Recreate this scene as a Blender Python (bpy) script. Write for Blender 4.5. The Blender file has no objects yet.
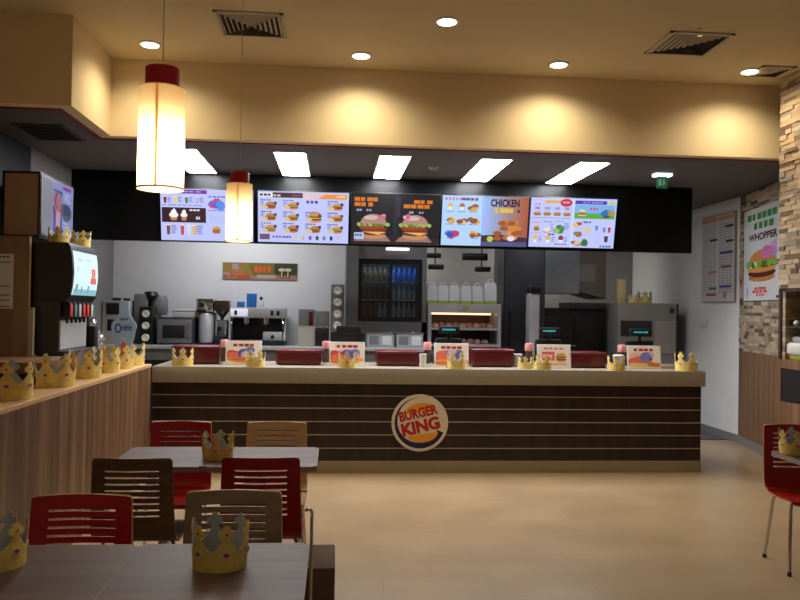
import bpy, bmesh, math, random
from mathutils import Vector, Matrix
random.seed(7)
SC = bpy.context.scene
C = SC.collection
PI = math.pi

# ------------------------------------------------------------------ colour / materials
def lin(c):
    out = []
    for v in c[:3]:
        v = v / 255.0
        out.append(v / 12.92 if v <= 0.04045 else ((v + 0.055) / 1.055) ** 2.4)
    return tuple(out)

MATS = {}
def mat(name, col, rough=0.5, metal=0.0, spec=0.5, emit=None, estr=1.0, trans=0.0, noise=0.0, nscale=8.0, coat=0.0, alpha=None):
    m = bpy.data.materials.new(name); m.use_nodes = True
    nt = m.node_tree; b = nt.nodes['Principled BSDF']
    c = lin(col)
    b.inputs['Base Color'].default_value = (*c, 1)
    b.inputs['Roughness'].default_value = rough
    b.inputs['Metallic'].default_value = metal
    b.inputs['Specular IOR Level'].default_value = spec
    b.inputs['Transmission Weight'].default_value = trans
    b.inputs['Coat Weight'].default_value = coat
    if emit is not None:
        b.inputs['Emission Color'].default_value = (*lin(emit), 1)
        b.inputs['Emission Strength'].default_value = estr
    if noise > 0:
        tc = nt.nodes.new('ShaderNodeTexCoord'); n = nt.nodes.new('ShaderNodeTexNoise')
        n.inputs['Scale'].default_value = nscale; n.inputs['Detail'].default_value = 3
        nt.links.new(tc.outputs['Object'], n.inputs['Vector'])
        r = nt.nodes.new('ShaderNodeValToRGB')
        r.color_ramp.elements[0].position = 0.3; r.color_ramp.elements[1].position = 0.7
        r.color_ramp.elements[0].color = (*[v * (1 - noise) for v in c], 1)
        r.color_ramp.elements[1].color = (*[min(1, v * (1 + noise)) for v in c], 1)
        nt.links.new(n.outputs['Fac'], r.inputs['Fac']); nt.links.new(r.outputs['Color'], b.inputs['Base Color'])
    MATS[name] = m
    return m

def wood(name, ca, cb, rough=0.4, scale=(14, 14, .8), coat=0.0, detail=4, cc=None):
    m = bpy.data.materials.new(name); m.use_nodes = True
    nt = m.node_tree; b = nt.nodes['Principled BSDF']
    tc = nt.nodes.new('ShaderNodeTexCoord'); mp = nt.nodes.new('ShaderNodeMapping')
    mp.inputs['Scale'].default_value = scale
    n = nt.nodes.new('ShaderNodeTexNoise'); n.inputs['Scale'].default_value = 1.0
    n.inputs['Detail'].default_value = detail; n.inputs['Roughness'].default_value = .65
    r = nt.nodes.new('ShaderNodeValToRGB')
    r.color_ramp.elements[0].position = 0.33; r.color_ramp.elements[1].position = 0.68
    r.color_ramp.elements[0].color = (*lin(ca), 1); r.color_ramp.elements[1].color = (*lin(cb), 1)
    if cc:
        e = r.color_ramp.elements.new(.5); e.color = (*lin(cc), 1)
    nt.links.new(tc.outputs['Object'], mp.inputs['Vector']); nt.links.new(mp.outputs['Vector'], n.inputs['Vector'])
    nt.links.new(n.outputs['Fac'], r.inputs['Fac']); nt.links.new(r.outputs['Color'], b.inputs['Base Color'])
    b.inputs['Roughness'].default_value = rough; b.inputs['Coat Weight'].default_value = coat
    MATS[name] = m
    return m

def attr_mat(name, emit=0.0, rough=0.6, noise=False):
    m = bpy.data.materials.new(name); m.use_nodes = True
    nt = m.node_tree; b = nt.nodes['Principled BSDF']
    a = nt.nodes.new('ShaderNodeAttribute'); a.attribute_name = 'Col'
    out = a.outputs['Color']
    if noise:
        tc = nt.nodes.new('ShaderNodeTexCoord'); n = nt.nodes.new('ShaderNodeTexNoise')
        n.inputs['Scale'].default_value = 30; n.inputs['Detail'].default_value = 4
        nt.links.new(tc.outputs['Object'], n.inputs['Vector'])
        mx = nt.nodes.new('ShaderNodeMix'); mx.data_type = 'RGBA'; mx.blend_type = 'OVERLAY'
        mx.inputs['Factor'].default_value = .3
        nt.links.new(a.outputs['Color'], mx.inputs['A']); nt.links.new(n.outputs['Fac'], mx.inputs['B'])
        out = mx.outputs['Result']
        bp = nt.nodes.new('ShaderNodeBump'); bp.inputs['Strength'].default_value = .5; bp.inputs['Distance'].default_value = .01
        nt.links.new(n.outputs['Fac'], bp.inputs['Height']); nt.links.new(bp.outputs['Normal'], b.inputs['Normal'])
    b.inputs['Roughness'].default_value = rough
    if emit > 0:
        b.inputs['Base Color'].default_value = (0.01, 0.01, 0.01, 1)
        b.inputs['Specular IOR Level'].default_value = .2
        nt.links.new(out, b.inputs['Emission Color']); b.inputs['Emission Strength'].default_value = emit
    else:
        nt.links.new(out, b.inputs['Base Color'])
    MATS[name] = m
    return m

cream = mat('cream_paint', (228, 208, 168), .75, noise=.03, nscale=2)
ceilm = mat('ceiling_paint', (212, 196, 160), .8, noise=.03, nscale=2)
grey_ceil = mat('service_ceiling_paint', (98, 97, 97), .8)
red_trim = mat('dark_red_trim', (110, 18, 24), .5)
whitewall = mat('white_wall_paint', (232, 232, 230), .6, noise=.02, nscale=3)
blackwall = mat('black_wall_paint', (24, 22, 22), .6)
black_gloss = mat('black_board', (5, 5, 5), .35, spec=.25)
black_pl = mat('black_plastic', (16, 16, 18), .4)
dark_gr = mat('dark_grey_plastic', (48, 48, 52), .45)
grey_pl = mat('grey_plastic', (125, 125, 124), .45)
beige_pl = mat('beige_plastic', (178, 170, 156), .5)
steel = mat('brushed_steel', (190, 192, 194), .4, .35, noise=.06, nscale=5)
dsteel = mat('dark_steel', (118, 118, 117), .42, .3, noise=.1, nscale=3)
chrome = mat('chrome', (205, 205, 205), .12, 1.0)
alu = mat('aluminium_strip', (170, 160, 146), .5, .0)
white_pl = mat('white_plastic', (225, 225, 222), .45)
white_pap = mat('white_paper', (232, 230, 222), .8)
kick_m = mat('kick_plate_beige', (158, 146, 122), .5, noise=.05, nscale=3)
slab_m = mat('counter_slab', (160, 152, 138), .3, noise=.04, nscale=20)
cap_m = mat('wall_cap_laminate', (214, 176, 128), .4, noise=.04)
base_m = mat('grey_baseboard', (128, 126, 122), .5)
redlam = mat('red_laminate', (158, 8, 18), .35, noise=.06, nscale=4)
redpl = mat('dark_red_plastic', (88, 8, 17), .35, coat=.15)
redband = mat('red_lamp_band', (214, 24, 48), .4)
ply = mat('plywood_edge', (178, 134, 90), .5)
pinkm = mat('pink_lid', (236, 160, 165), .5)
clearish = mat('clear_plastic', (225, 225, 225), .15, trans=.85)
glass = mat('fridge_glass', (200, 215, 220), .03, trans=1.0)
gold_pap = mat('gold_paper', (240, 214, 122), .6, noise=.16, nscale=25)
grey_pap = mat('grey_paper_inside', (176, 180, 182), .8)
rubber = mat('black_rubber', (18, 18, 18), .7)
lampw = mat('lamp_diffuser', (255, 250, 240), .5, emit=(255, 244, 222), estr=6)
tubew = mat('panel_diffuser', (255, 255, 255), .5, emit=(248, 250, 255), estr=34)
smalltube = mat('exit_tube', (255, 255, 255), .5, emit=(220, 240, 255), estr=2.5)
ventm = mat('vent_grey', (188, 180, 164), .6)
ventd = mat('vent_dark', (34, 30, 26), .8)
walnut = wood('dark_walnut_laminate', (54, 38, 28), (84, 62, 48), .38, (1.2, 16, 16))
tabletop_m = wood('table_walnut_top', (70, 50, 42), (102, 78, 66), .5, (1.4, 18, 18))
walnutv = wood('dark_walnut_back', (88, 70, 53), (120, 98, 77), .45, (2, 16, 16))
greyoak = wood('grey_oak_back', (104, 86, 68), (138, 118, 96), .45, (2, 18, 18))
oak = wood('light_oak_back', (172, 136, 96), (204, 168, 124), .45, (2, 18, 18))
wenge = wood('wenge_panel', (26, 15, 11), (52, 32, 23), .45, (9, 9, .5))
zebra = wood('zebra_wood_panel', (80, 53, 34), (150, 114, 78), .5, (13, 13, .35), cc=(108, 78, 52))
brownwood = wood('brown_wood_panel', (126, 98, 76), (166, 132, 104), .5, (6, 6, .6))
wallwood = wood('warm_wood_cladding', (100, 72, 50), (148, 112, 82), .45, (9, 9, .4))
cabtan = mat('tan_cabinet', (184, 152, 126), .6)
screen_m = attr_mat('screen_glow', 1.0, .25)
dim_screen = attr_mat('soft_screen_glow', .8, .25)
print_m = attr_mat('printed_surface', 0, .55)
stone_m = attr_mat('split_stone', 0, .85, True)
cyanled = mat('cyan_display_text', (10, 60, 60), .4, emit=(40, 190, 190), estr=.6)
greensign = mat('green_exit_panel', (20, 120, 60), .5, emit=(20, 140, 80), estr=.35)
bluem = mat('blue_carton', (30, 110, 180), .5)
burger_wrap = mat('wrapped_burger_paper', (220, 176, 160), .7, noise=.25, nscale=30)
bagwhite = mat('white_bag_paper', (205, 208, 212), .8)
bagband = mat('green_bag_band', (150, 165, 40), .7)
tile_gr = mat('grey_kitchen_tile', (146, 143, 139), .4, noise=.05)
kfloor = mat('kitchen_floor_grey', (98, 96, 94), .5, noise=.08)
inner_dark = mat('dark_interior', (14, 15, 17), .6)
brown_dark = mat('dark_brown_recess', (58, 34, 22), .6)
brown_blk = mat('dark_brown_leather', (98, 78, 64), .8, spec=.2)
bottle_m = mat('bottle_plastic', (170, 190, 200), .25)
bottle_r = mat('red_bottle', (190, 20, 30), .3)
bottle_b = mat('blue_bottle', (60, 110, 170), .3)
bottle_o = mat('amber_bottle', (120, 90, 60), .3)

def floor_mat():
    m = bpy.data.materials.new('beige_floor_tile'); m.use_nodes = True
    nt = m.node_tree; b = nt.nodes['Principled BSDF']
    tc = nt.nodes.new('ShaderNodeTexCoord')
    br = nt.nodes.new('ShaderNodeTexBrick')
    br.inputs['Scale'].default_value = 1; br.inputs['Brick Width'].default_value = .6; br.inputs['Row Height'].default_value = .3
    br.inputs['Mortar Size'].default_value = .0025; br.offset = .5
    br.inputs['Color1'].default_value = (*lin((168, 143, 108)), 1)
    br.inputs['Color2'].default_value = (*lin((175, 150, 114)), 1)
    br.inputs['Mortar'].default_value = (*lin((156, 136, 105)), 1)
    nt.links.new(tc.outputs['Object'], br.inputs['Vector'])
    n = nt.nodes.new('ShaderNodeTexNoise'); n.inputs['Scale'].default_value = 2.2; n.inputs['Detail'].default_value = 6
    nt.links.new(tc.outputs['Object'], n.inputs['Vector'])
    mx = nt.nodes.new('ShaderNodeMix'); mx.data_type = 'RGBA'; mx.blend_type = 'OVERLAY'; mx.inputs['Factor'].default_value = .25
    nt.links.new(br.outputs['Color'], mx.inputs['A']); nt.links.new(n.outputs['Fac'], mx.inputs['B'])
    nt.links.new(mx.outputs['Result'], b.inputs['Base Color'])
    r = nt.nodes.new('ShaderNodeMapRange'); r.inputs['To Min'].default_value = .26; r.inputs['To Max'].default_value = .42
    nt.links.new(n.outputs['Fac'], r.inputs['Value']); nt.links.new(r.outputs['Result'], b.inputs['Roughness'])
    return m
floor_m = floor_mat()

def shade_mat(nm='lamp_shade_fabric', tc=(255, 236, 200)):
    m = bpy.data.materials.new(nm); m.use_nodes = True
    nt = m.node_tree
    for n in list(nt.nodes):
        if n.type == 'BSDF_PRINCIPLED': nt.nodes.remove(n)
    o = [n for n in nt.nodes if n.type == 'OUTPUT_MATERIAL'][0]
    t = nt.nodes.new('ShaderNodeBsdfTranslucent'); t.inputs['Color'].default_value = (*lin(tc), 1)
    d = nt.nodes.new('ShaderNodeBsdfDiffuse'); d.inputs['Color'].default_value = (*lin((240, 225, 195)), 1)
    x = nt.nodes.new('ShaderNodeMixShader'); x.inputs['Fac'].default_value = .35
    nt.links.new(t.outputs[0], x.inputs[1]); nt.links.new(d.outputs[0], x.inputs[2]); nt.links.new(x.outputs[0], o.inputs['Surface'])
    return m
shade_m = shade_mat()

# ------------------------------------------------------------------ mesh builder
class MB:
    def __init__(s): s.bm = bmesh.new()
    def box(s, x0, y0, z0, x1, y1, z1, bev=0.0, seg=2, M=None):
        r = bmesh.ops.create_cube(s.bm, size=1)
        vs = r['verts']
        for v in vs:
            v.co = Vector(((x0 + x1) / 2 + v.co.x * (x1 - x0), (y0 + y1) / 2 + v.co.y * (y1 - y0), (z0 + z1) / 2 + v.co.z * (z1 - z0)))
        if bev > 0:
            es = list({e for v in vs for e in v.link_edges})
            rr = bmesh.ops.bevel(s.bm, geom=es, offset=bev, segments=seg, affect='EDGES', profile=.5)
            vs = list({v for v in rr['verts']} | {v for f in rr['faces'] for v in f.verts})
        if M is not None:
            for v in vs:
                if v.is_valid: v.co = M @ v.co
        return s
    def cyl(s, p0, p1, r0, r1=None, seg=20):
        r1 = r0 if r1 is None else r1
        p0 = Vector(p0); p1 = Vector(p1); d = p1 - p0
        r = bmesh.ops.create_cone(s.bm, cap_ends=True, segments=seg, radius1=r0, radius2=max(r1, 1e-5), depth=d.length)
        M = Matrix.Translation((p0 + p1) / 2) @ Vector((0, 0, 1)).rotation_difference(d.normalized()).to_matrix().to_4x4()
        for v in r['verts']: v.co = M @ v.co
        return s
    def lathe(s, prof, c=(0, 0, 0), seg=24, cap=True):
        rings = []
        for r, z in prof:
            rings.append([s.bm.verts.new((c[0] + max(r, 1e-4) * math.cos(2 * PI * i / seg), c[1] + max(r, 1e-4) * math.sin(2 * PI * i / seg), c[2] + z)) for i in range(seg)])
        for a, b in zip(rings, rings[1:]):
            for i in range(seg):
                s.bm.faces.new((a[i], a[(i + 1) % seg], b[(i + 1) % seg], b[i]))
        if cap: s.bm.faces.new(list(reversed(rings[0]))); s.bm.faces.new(rings[-1])
        return s
    def tube(s, pts, r, seg=10):
        pts = [Vector(p) for p in pts]; rings = []
        for i, p in enumerate(pts):
            if i == 0: t = pts[1] - p
            elif i == len(pts) - 1: t = p - pts[i - 1]
            else: t = (pts[i + 1] - p).normalized() + (p - pts[i - 1]).normalized()
            q = Vector((0, 0, 1)).rotation_difference(t.normalized())
            rings.append([s.bm.verts.new(p + q @ Vector((r * math.cos(2 * PI * k / seg), r * math.sin(2 * PI * k / seg), 0))) for k in range(seg)])
        for a, b in zip(rings, rings[1:]):
            # align ring start to limit twist
            best = min(range(seg), key=lambda o: sum((a[k].co - b[(k + o) % seg].co).length for k in range(0, seg, 3)))
            for k in range(seg):
                s.bm.faces.new((a[k], a[(k + 1) % seg], b[(k + 1 + best) % seg], b[(k + best) % seg]))
            b[:] = b[best:] + b[:best]
        s.bm.faces.new(list(reversed(rings[0]))); s.bm.faces.new(rings[-1])
        return s
    def prism(s, poly, axis, a, b):
        def P(u, v, w):
            return {'x': (w, u, v), 'y': (u, w, v), 'z': (u, v, w)}[axis]
        A = [s.bm.verts.new(P(u, v, a)) for u, v in poly]; B = [s.bm.verts.new(P(u, v, b)) for u, v in poly]
        n = len(poly)
        s.bm.faces.new(A); s.bm.faces.new(list(reversed(B)))
        for i in range(n): s.bm.faces.new((A[i], B[i], B[(i + 1) % n], A[(i + 1) % n]))
        return s
    def build(s, name, m, parent=None, loc=(0, 0, 0), smooth=35, world=False):
        bm = s.bm
        bmesh.ops.recalc_face_normals(bm, faces=bm.faces)
        me = bpy.data.meshes.new(name)
        if world and parent is not None:
            q = parent; off = Vector(q.location)
            while q.parent: q = q.parent; off += Vector(q.location)
            bmesh.ops.translate(bm, verts=bm.verts, vec=-off)
        bm.to_mesh(me); bm.free()
        o = bpy.data.objects.new(name, me); C.objects.link(o)
        for x in (m if isinstance(m, (list, tuple)) else [m]): me.materials.append(x)
        if parent is not None: o.parent = parent
        o.location = loc
        if smooth:
            for p in me.polygons: p.use_smooth = True
            try: me.set_sharp_from_angle(angle=math.radians(smooth))
            except Exception: pass
        return o

def tag(o, label, cat, group=None):
    o['label'] = label; o['category'] = cat
    if group: o['group'] = group
    return o
def thing(name, label, cat, loc=(0, 0, 0), rz=0, group=None):
    o = bpy.data.objects.new(name, None); C.objects.link(o)
    o.empty_display_size = .05
    o.location = loc; o.rotation_euler = (0, 0, rz)
    return tag(o, label, cat, group)
def struct(name, mb, m, **k):
    o = mb.build(name, m, smooth=0, **k); o['kind'] = 'structure'; return o
def copy_tree(o, parent=None):
    c = o.copy(); C.objects.link(c)
    if parent is not None: c.parent = parent
    for ch in list(o.children): copy_tree(ch, c)
    return c
def box1(name, m, parent, b, bev=0.0, world=False):
    return MB().box(*b, bev).build(name, m, parent, world=world)

# ------------------------------------------------------------------ flat graphics (printed or lit)
_txt = {}
def text_polys(t, bold=.02):
    k = (t, bold)
    if k in _txt: return _txt[k]
    cu = bpy.data.curves.new('t', 'FONT'); cu.body = t; cu.offset = bold; cu.size = 1; cu.resolution_u = 3
    ob = bpy.data.objects.new('t', cu); C.objects.link(ob)
    bpy.context.view_layer.update()
    dg = bpy.context.evaluated_depsgraph_get()
    me = bpy.data.meshes.new_from_object(ob.evaluated_get(dg))
    ps = [[(me.vertices[i].co.x, me.vertices[i].co.y) for i in p.vertices] for p in me.polygons]
    bpy.data.objects.remove(ob); bpy.data.curves.remove(cu); bpy.data.meshes.remove(me)
    xs = [x for p in ps for x, y in p]; ys = [y for p in ps for x, y in p]
    _txt[k] = (ps, min(xs), max(xs), min(ys), max(ys))
    return _txt[k]

class G:
    """flat picture of w x h metres; u right, v up, origin lower left"""
    def __init__(s, w, h, bg):
        s.w, s.h = w, h; s.it = []; s.lay = 0
        s.rect(0, 0, w, h, bg)
    def poly(s, pts, col, up=True):
        if up: s.lay += 1
        s.it.append((pts, col, s.lay))
    def rect(s, u, v, w, h, col): s.poly([(u, v), (u + w, v), (u + w, v + h), (u, v + h)], col)
    def ell(s, u, v, a, b, col, t0=0, t1=360, n=20, up=True):
        s.poly([(u + a * math.cos(math.radians(t0 + (t1 - t0) * i / n)), v + b * math.sin(math.radians(t0 + (t1 - t0) * i / n))) for i in range(n + (0 if t1 - t0 >= 360 else 1))], col, up)
    def text(s, t, u, v, w, h, col, bold=.02, rot=0):
        ps, x0, x1, y0, y1 = text_polys(t, bold)
        s.lay += 1
        ca, sa = math.cos(rot), math.sin(rot)
        for p in ps:
            q = []
            for x, y in p:
                a = (x - x0) / (x1 - x0) * w; b = (y - y0) / (y1 - y0) * h
                q.append((u + a * ca - b * sa, v + a * sa + b * ca))
            s.it.append((q, col, s.lay))
    def lines(s, u, v, w, h, n, col):
        s.lay += 1
        for i in range(n):
            y = v + h * (i + .2) / n
            ww = w * random.uniform(.6, 1)
            s.it.append(([(u, y), (u + ww, y), (u + ww, y + h / n * .55), (u, y + h / n * .55)], col, s.lay))
    def words(s, u, v, w, h, col, n=5):
        s.lay += 1; x = u
        for i in range(n):
            ww = w / n * random.uniform(.6, .95)
            s.it.append(([(x, v), (x + ww, v), (x + ww, v + h), (x, v + h)], col, s.lay)); x += w / n
    def burger(s, u, v, w, h, bun=(206, 140, 74), green=(110, 160, 50), meat=(110, 52, 30), extra=(220, 170, 60)):
        s.ell(u, v + h * .14, w * .46, h * .16, bun)
        s.ell(u, v + h * .3, w * .49, h * .13, meat)
        s.ell(u, v + h * .4, w * .5, h * .07, extra, n=12)
        s.ell(u, v + h * .5, w * .5, h * .1, (150, 50, 36), n=12)
        for i in range(7): s.ell(u + w * (-.44 + i * .147), v + h * (.57 + .03 * (i % 2)), w * .09, h * .08, green, n=8, up=(i == 0))
        s.ell(u, v + h * .6, w * .45, h * .4, bun, 0, 180)
        s.ell(u - w * .08, v + h * .84, w * .2, h * .08, tuple(min(255, int(c * 1.14)) for c in bun), n=10)
    def cup(s, u, v, w, h, col):
        s.poly([(u - w * .36, v), (u + w * .36, v), (u + w * .5, v + h), (u - w * .5, v + h)], col)
        s.rect(u - w * .5, v + h, w, h * .1, (240, 240, 245))
    def blob(s, u, v, a, b, cols, n=5):
        for i in range(n): s.ell(u + random.uniform(-.5, .5) * a, v + random.uniform(-.4, .4) * b, a * .5, b * .5, random.choice(cols), n=9)
    def build(s, name, m, parent, origin, ud, vd, step=.00012, fx=1.0, fy=1.0):
        bm = bmesh.new(); cl = bm.loops.layers.float_color.new('Col')
        U = Vector(ud).normalized(); V = Vector(vd).normalized(); N = U.cross(V).normalized(); O = Vector(origin)
        for pts, col, l in s.it:
            # keep inside the sheet
            pts = [(min(max(u, 0), s.w) * fx, min(max(v, 0), s.h) * fy) for u, v in pts]
            vs = [bm.verts.new(O + U * u + V * v + N * (l * step)) for u, v in pts]
            try: f = bm.faces.new(vs)
            except Exception: continue
            c = (*lin(col), 1)
            for lp in f.loops: lp[cl] = c
            f.normal_update()
            if f.normal.dot(N) < 0: f.normal_flip()
        me = bpy.data.meshes.new(name); bm.to_mesh(me); bm.free()
        o = bpy.data.objects.new(name, me); C.objects.link(o); me.materials.append(m)
        if parent is not None: o.parent = parent
        return o

# ================================================================== CAMERA
H = 1.56
yaw, pitch, roll, fpx = .084, .0125, .0161, 773.71
fw = Vector((math.sin(yaw) * math.cos(pitch), math.cos(yaw) * math.cos(pitch), math.sin(pitch)))
rt = Vector((math.cos(yaw), -math.sin(yaw), 0)); up = rt.cross(fw)
R_ = math.cos(roll) * rt + math.sin(roll) * up; U_ = -math.sin(roll) * rt + math.cos(roll) * up
cd = bpy.data.cameras.new('camera'); cam = bpy.data.objects.new('camera', cd); C.objects.link(cam)
cam.matrix_world = Matrix(((R_.x, U_.x, -fw.x, 0), (R_.y, U_.y, -fw.y, 0), (R_.z, U_.z, -fw.z, H), (0, 0, 0, 1)))
cd.sensor_fit = 'HORIZONTAL'; cd.sensor_width = 36; cd.lens = fpx / 800 * 36; cd.clip_start = .05
SC.camera = cam
SC.view_settings.view_transform = 'Standard'; SC.view_settings.look = 'None'
SC.view_settings.exposure = 0; SC.view_settings.gamma = 1; SC.view_settings.use_curve_mapping = False
SC.cycles.use_denoising = True
SC.cycles.max_bounces = 8
SC.cycles.sample_clamp_indirect = 4

# ================================================================== SETTING
ZC, ZS, ZB = 3.675, 3.0, 3.01          # dining ceiling, service ceiling, bulkhead lower edge
YB, YB2, XBL = 6.8, 5.81, -1.94        # bulkhead faces
XL, XR = -2.84, 4.93
struct('floor', MB().box(-2.84, -2, -.08, 5.2, 9.33, 0), floor_m)
struct('floor_kitchen', MB().box(-2.84, 9.33, -.08, 5.2, 12.6, 0), kfloor)
struct('trim_1', MB().box(3.7, 9.31, 0, 4.92, 9.345, .006), black_pl)
struct('ceiling', MB().box(-2.84, -2, ZC, 5.2, 6.95, ZC + .1), ceilm)
struct('ceiling_service', MB().box(-2.95, 5.95, ZS + .012, -2.04, 12.6, ZS + .1).box(-2.04, 6.92, ZS + .012, 5.2, 12.6, ZS + .1), grey_ceil)
# bulkhead: L-shaped fascia, beige soffit return, thin dark red line
poly = [(-2.84, YB2), (XBL, YB2), (XBL, YB), (4.6, YB), (4.6, YB + .1), (XBL - .1, YB + .1), (XBL - .1, YB2 + .1), (-2.84, YB2 + .1)]
struct('wall_bulkhead', MB().prism(poly, 'z', ZB, ZC), cream)
poly2 = [(-2.84, YB2 + .1), (XBL - .1, YB2 + .1), (XBL - .1, YB + .1), (4.6, YB + .1), (4.6, YB + .14), (XBL - .15, YB + .14), (XBL - .15, YB2 + .15), (-2.84, YB2 + .15)]
struct('trim_2', MB().prism(poly2, 'z', ZS, ZS + .06), red_trim)
struct('wall_left', MB().box(XL - .1, 5.6, 0, XL, 7.45, ZC), blackwall)
struct('wall_left_dining', MB().box(XL - .1, -2, 0, XL, 5.6, ZC), cream)
struct('wall_left_service', MB().box(XL - .1, 7.45, 0, XL, 10.3, ZS + .05), mat('left_service_wall_grey', (128, 126, 124), .7))  # even grey, darker than the white rear wall
struct('wall_back', MB().box(XL - .1, 10.2, 0, .13, 10.3, ZS + .05), whitewall)
struct('wall_kitchen', MB().box(.1, 12.5, 0, 5.1, 12.6, ZS + .05), tile_gr)
struct('wall_kitchen_side', MB().box(.13, 10.3, 0, .2, 12.5, ZS + .05), tile_gr)
struct('wall_right', MB().box(XR, 9.08, 0, XR + .1, 12.6, ZS + .05), whitewall)
SL = .18
def dx(y): return XR - SL * (9.08 - y)
struct('wall_right_wood', MB().prism([(dx(9.08), 9.08), (dx(6.45), 6.45), (dx(6.45) + .2, 6.45), (dx(9.08) + .2, 9.08)], 'z', 0, 1.13), wallwood)
struct('baseboard_right', MB().prism([(XR, 12.5), (XR, 9.08), (dx(6.45), 6.45), (dx(6.45) - .015, 6.45), (XR - .015, 9.07), (XR - .015, 12.5)], 'z', 0, .1), base_m)

def stone_wall(name, p0, p1, z0, z1, nrm, holes=()):
    """stacked split-face stone between two floor points"""
    p0 = Vector((*p0, 0)); p1 = Vector((*p1, 0)); L = (p1 - p0).length; U = (p1 - p0).normalized(); N = Vector((*nrm, 0)).normalized()
    bm = bmesh.new(); cl = bm.loops.layers.float_color.new('Col')
    pal = [(188, 170, 144), (178, 158, 130), (168, 148, 120), (194, 178, 154), (156, 136, 110), (122, 102, 82), (182, 164, 140), (146, 138, 126), (104, 84, 68), (182, 158, 126)]
    rnd = random.Random(3)
    def blk(u0, u1, a, b, d, c):
        vs = []
        for (u, z, w) in ((u0, a, -.08), (u1, a, -.08), (u1, b, -.08), (u0, b, -.08), (u0, a, d), (u1, a, d), (u1, b, d), (u0, b, d)):
            vs.append(bm.verts.new(p0 + U * u + N * (w + (rnd.uniform(-.003, .003) if w > 0 else 0)) + Vector((0, 0, z))))
        for q in ((0, 1, 2, 3), (4, 5, 6, 7), (0, 1, 5, 4), (1, 2, 6, 5), (2, 3, 7, 6), (3, 0, 4, 7)):
            f = bm.faces.new([vs[i] for i in q])
            for lp in f.loops: lp[cl] = (*lin(c), 1)
    z = z0
    while z < z1 - .001:
        h = min(rnd.uniform(.028, .05), z1 - z); u = -rnd.uniform(0, .2)
        if z1 - z - h < .02: h = z1 - z
        while u < L:
            w = rnd.uniform(.08, .26); a = max(0, u); b = min(L, u + w)
            if b - a > .005:
                ivs = [(a, b)]
                for (hu0, hu1, hz0, hz1) in holes:
                    if z + h > hz0 and z < hz1:
                        nv = []
                        for s_, e_ in ivs:
                            if hu0 > s_: nv.append((s_, min(e_, hu0)))
                            if hu1 < e_: nv.append((max(s_, hu1), e_))
                        ivs = nv
                for s_, e_ in ivs:
                    if e_ - s_ > .004: blk(s_, e_ - .002, z, z + h - .002, rnd.choice((.003, .006, .009, .013)), rnd.choice(pal))
            u += w
        z += h
    bmesh.ops.recalc_face_normals(bm, faces=bm.faces)
    me = bpy.data.meshes.new(name); bm.to_mesh(me); bm.free()
    o = bpy.data.objects.new(name, me); C.objects.link(o); me.materials.append(stone_m); o['kind'] = 'structure'
    return o
stone_wall('wall_right_stone', (dx(9.06), 9.06), (dx(6.45), 6.45), 1.13, ZS, (-1, SL))
# pier on the right with a niche; clad in stone above, wood below
YP = 6.56
stone_wall('wall_pier_stone', (3.93, YP), (3.93, 3.2), 1.80, ZC, (-1, 0))
stone_wall('wall_pier_end_stone', (3.94, YP + .0), (dx(YP), YP), 1.15, ZC, (0, 1))
struct('wall_pier', MB().box(3.96, 3.2, 1.80, 4.6, YP - .03, ZC).box(4.46, 3.2, 0, 4.6, YP - .03, 1.8)
, brownwood)
struct('wall_niche_end', MB().box(3.96, YP - .05, 1.18, 4.5, YP - .02, 1.8), brown_dark)
wpm = MB()
wpm.box(3.93, 3.2, 1.10, 4.46, YP, 1.18).box(3.93, 3.2, .1, 4.46, YP, .81).box(3.93, YP - .035, .81, 4.46, YP, 1.10).box(3.93, 3.2, .81, 4.46, 5.7, 1.10)
struct('wall_pier_wood', wpm, wallwood)
struct('trim_3', MB().box(3.925, YP - .035, 1.18, 4.46, YP, 1.8).box(3.925, 3.2, 1.77, 4.0, YP, 1.80), brown_dark)
struct('baseboard_pier', MB().box(3.915, 3.2, 0, 4.46, YP, .1), base_m)
struct('wall_niche', MB().box(4.42, 3.2, 1.18, 4.455, YP - .04, 1.8), brown_dark)
bs = tag(MB().box(3.936, 5.72, .815, 4.4, YP - .04, 1.095).build('waste_slot', inner_dark), 'black waste slot in the wood face of the pier', 'waste slot')

# ---- low partition on the left
struct('wall_partition', MB().box(-1.955, 1.2, 0, -1.676, 7.3, .995), zebra)
struct('trim_4', MB().box(-1.965, 1.2, .995, -1.672, 7.303, 1.023, .004), cap_m)

# ================================================================== SERVICE COUNTER
ct = thing('service_counter', 'long dark wood service counter with a pale slab top and thin metal lines', 'counter', (1.0, 7.7, 0))
cx0, cx1 = -1.676, 3.65
MB().box(cx0, 7.34, .85, cx1, 8.2, 1.0, .006).build('countertop', slab_m, ct, world=True)
MB().box(cx0, 7.39, .115, 3.627, 8.15, .85).build('front_panel', wenge, ct, world=True)
MB().box(cx0, 7.385, 0, 3.63, 8.14, .115).build('kick_plate', kick_m, ct, world=True)
for z in (.733, .613, .487, .362, .235):
    MB().box(cx0, 7.383, z - .004, 3.629, 7.392, z + .004).build('metal_strip', alu, ct, world=True)

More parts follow.
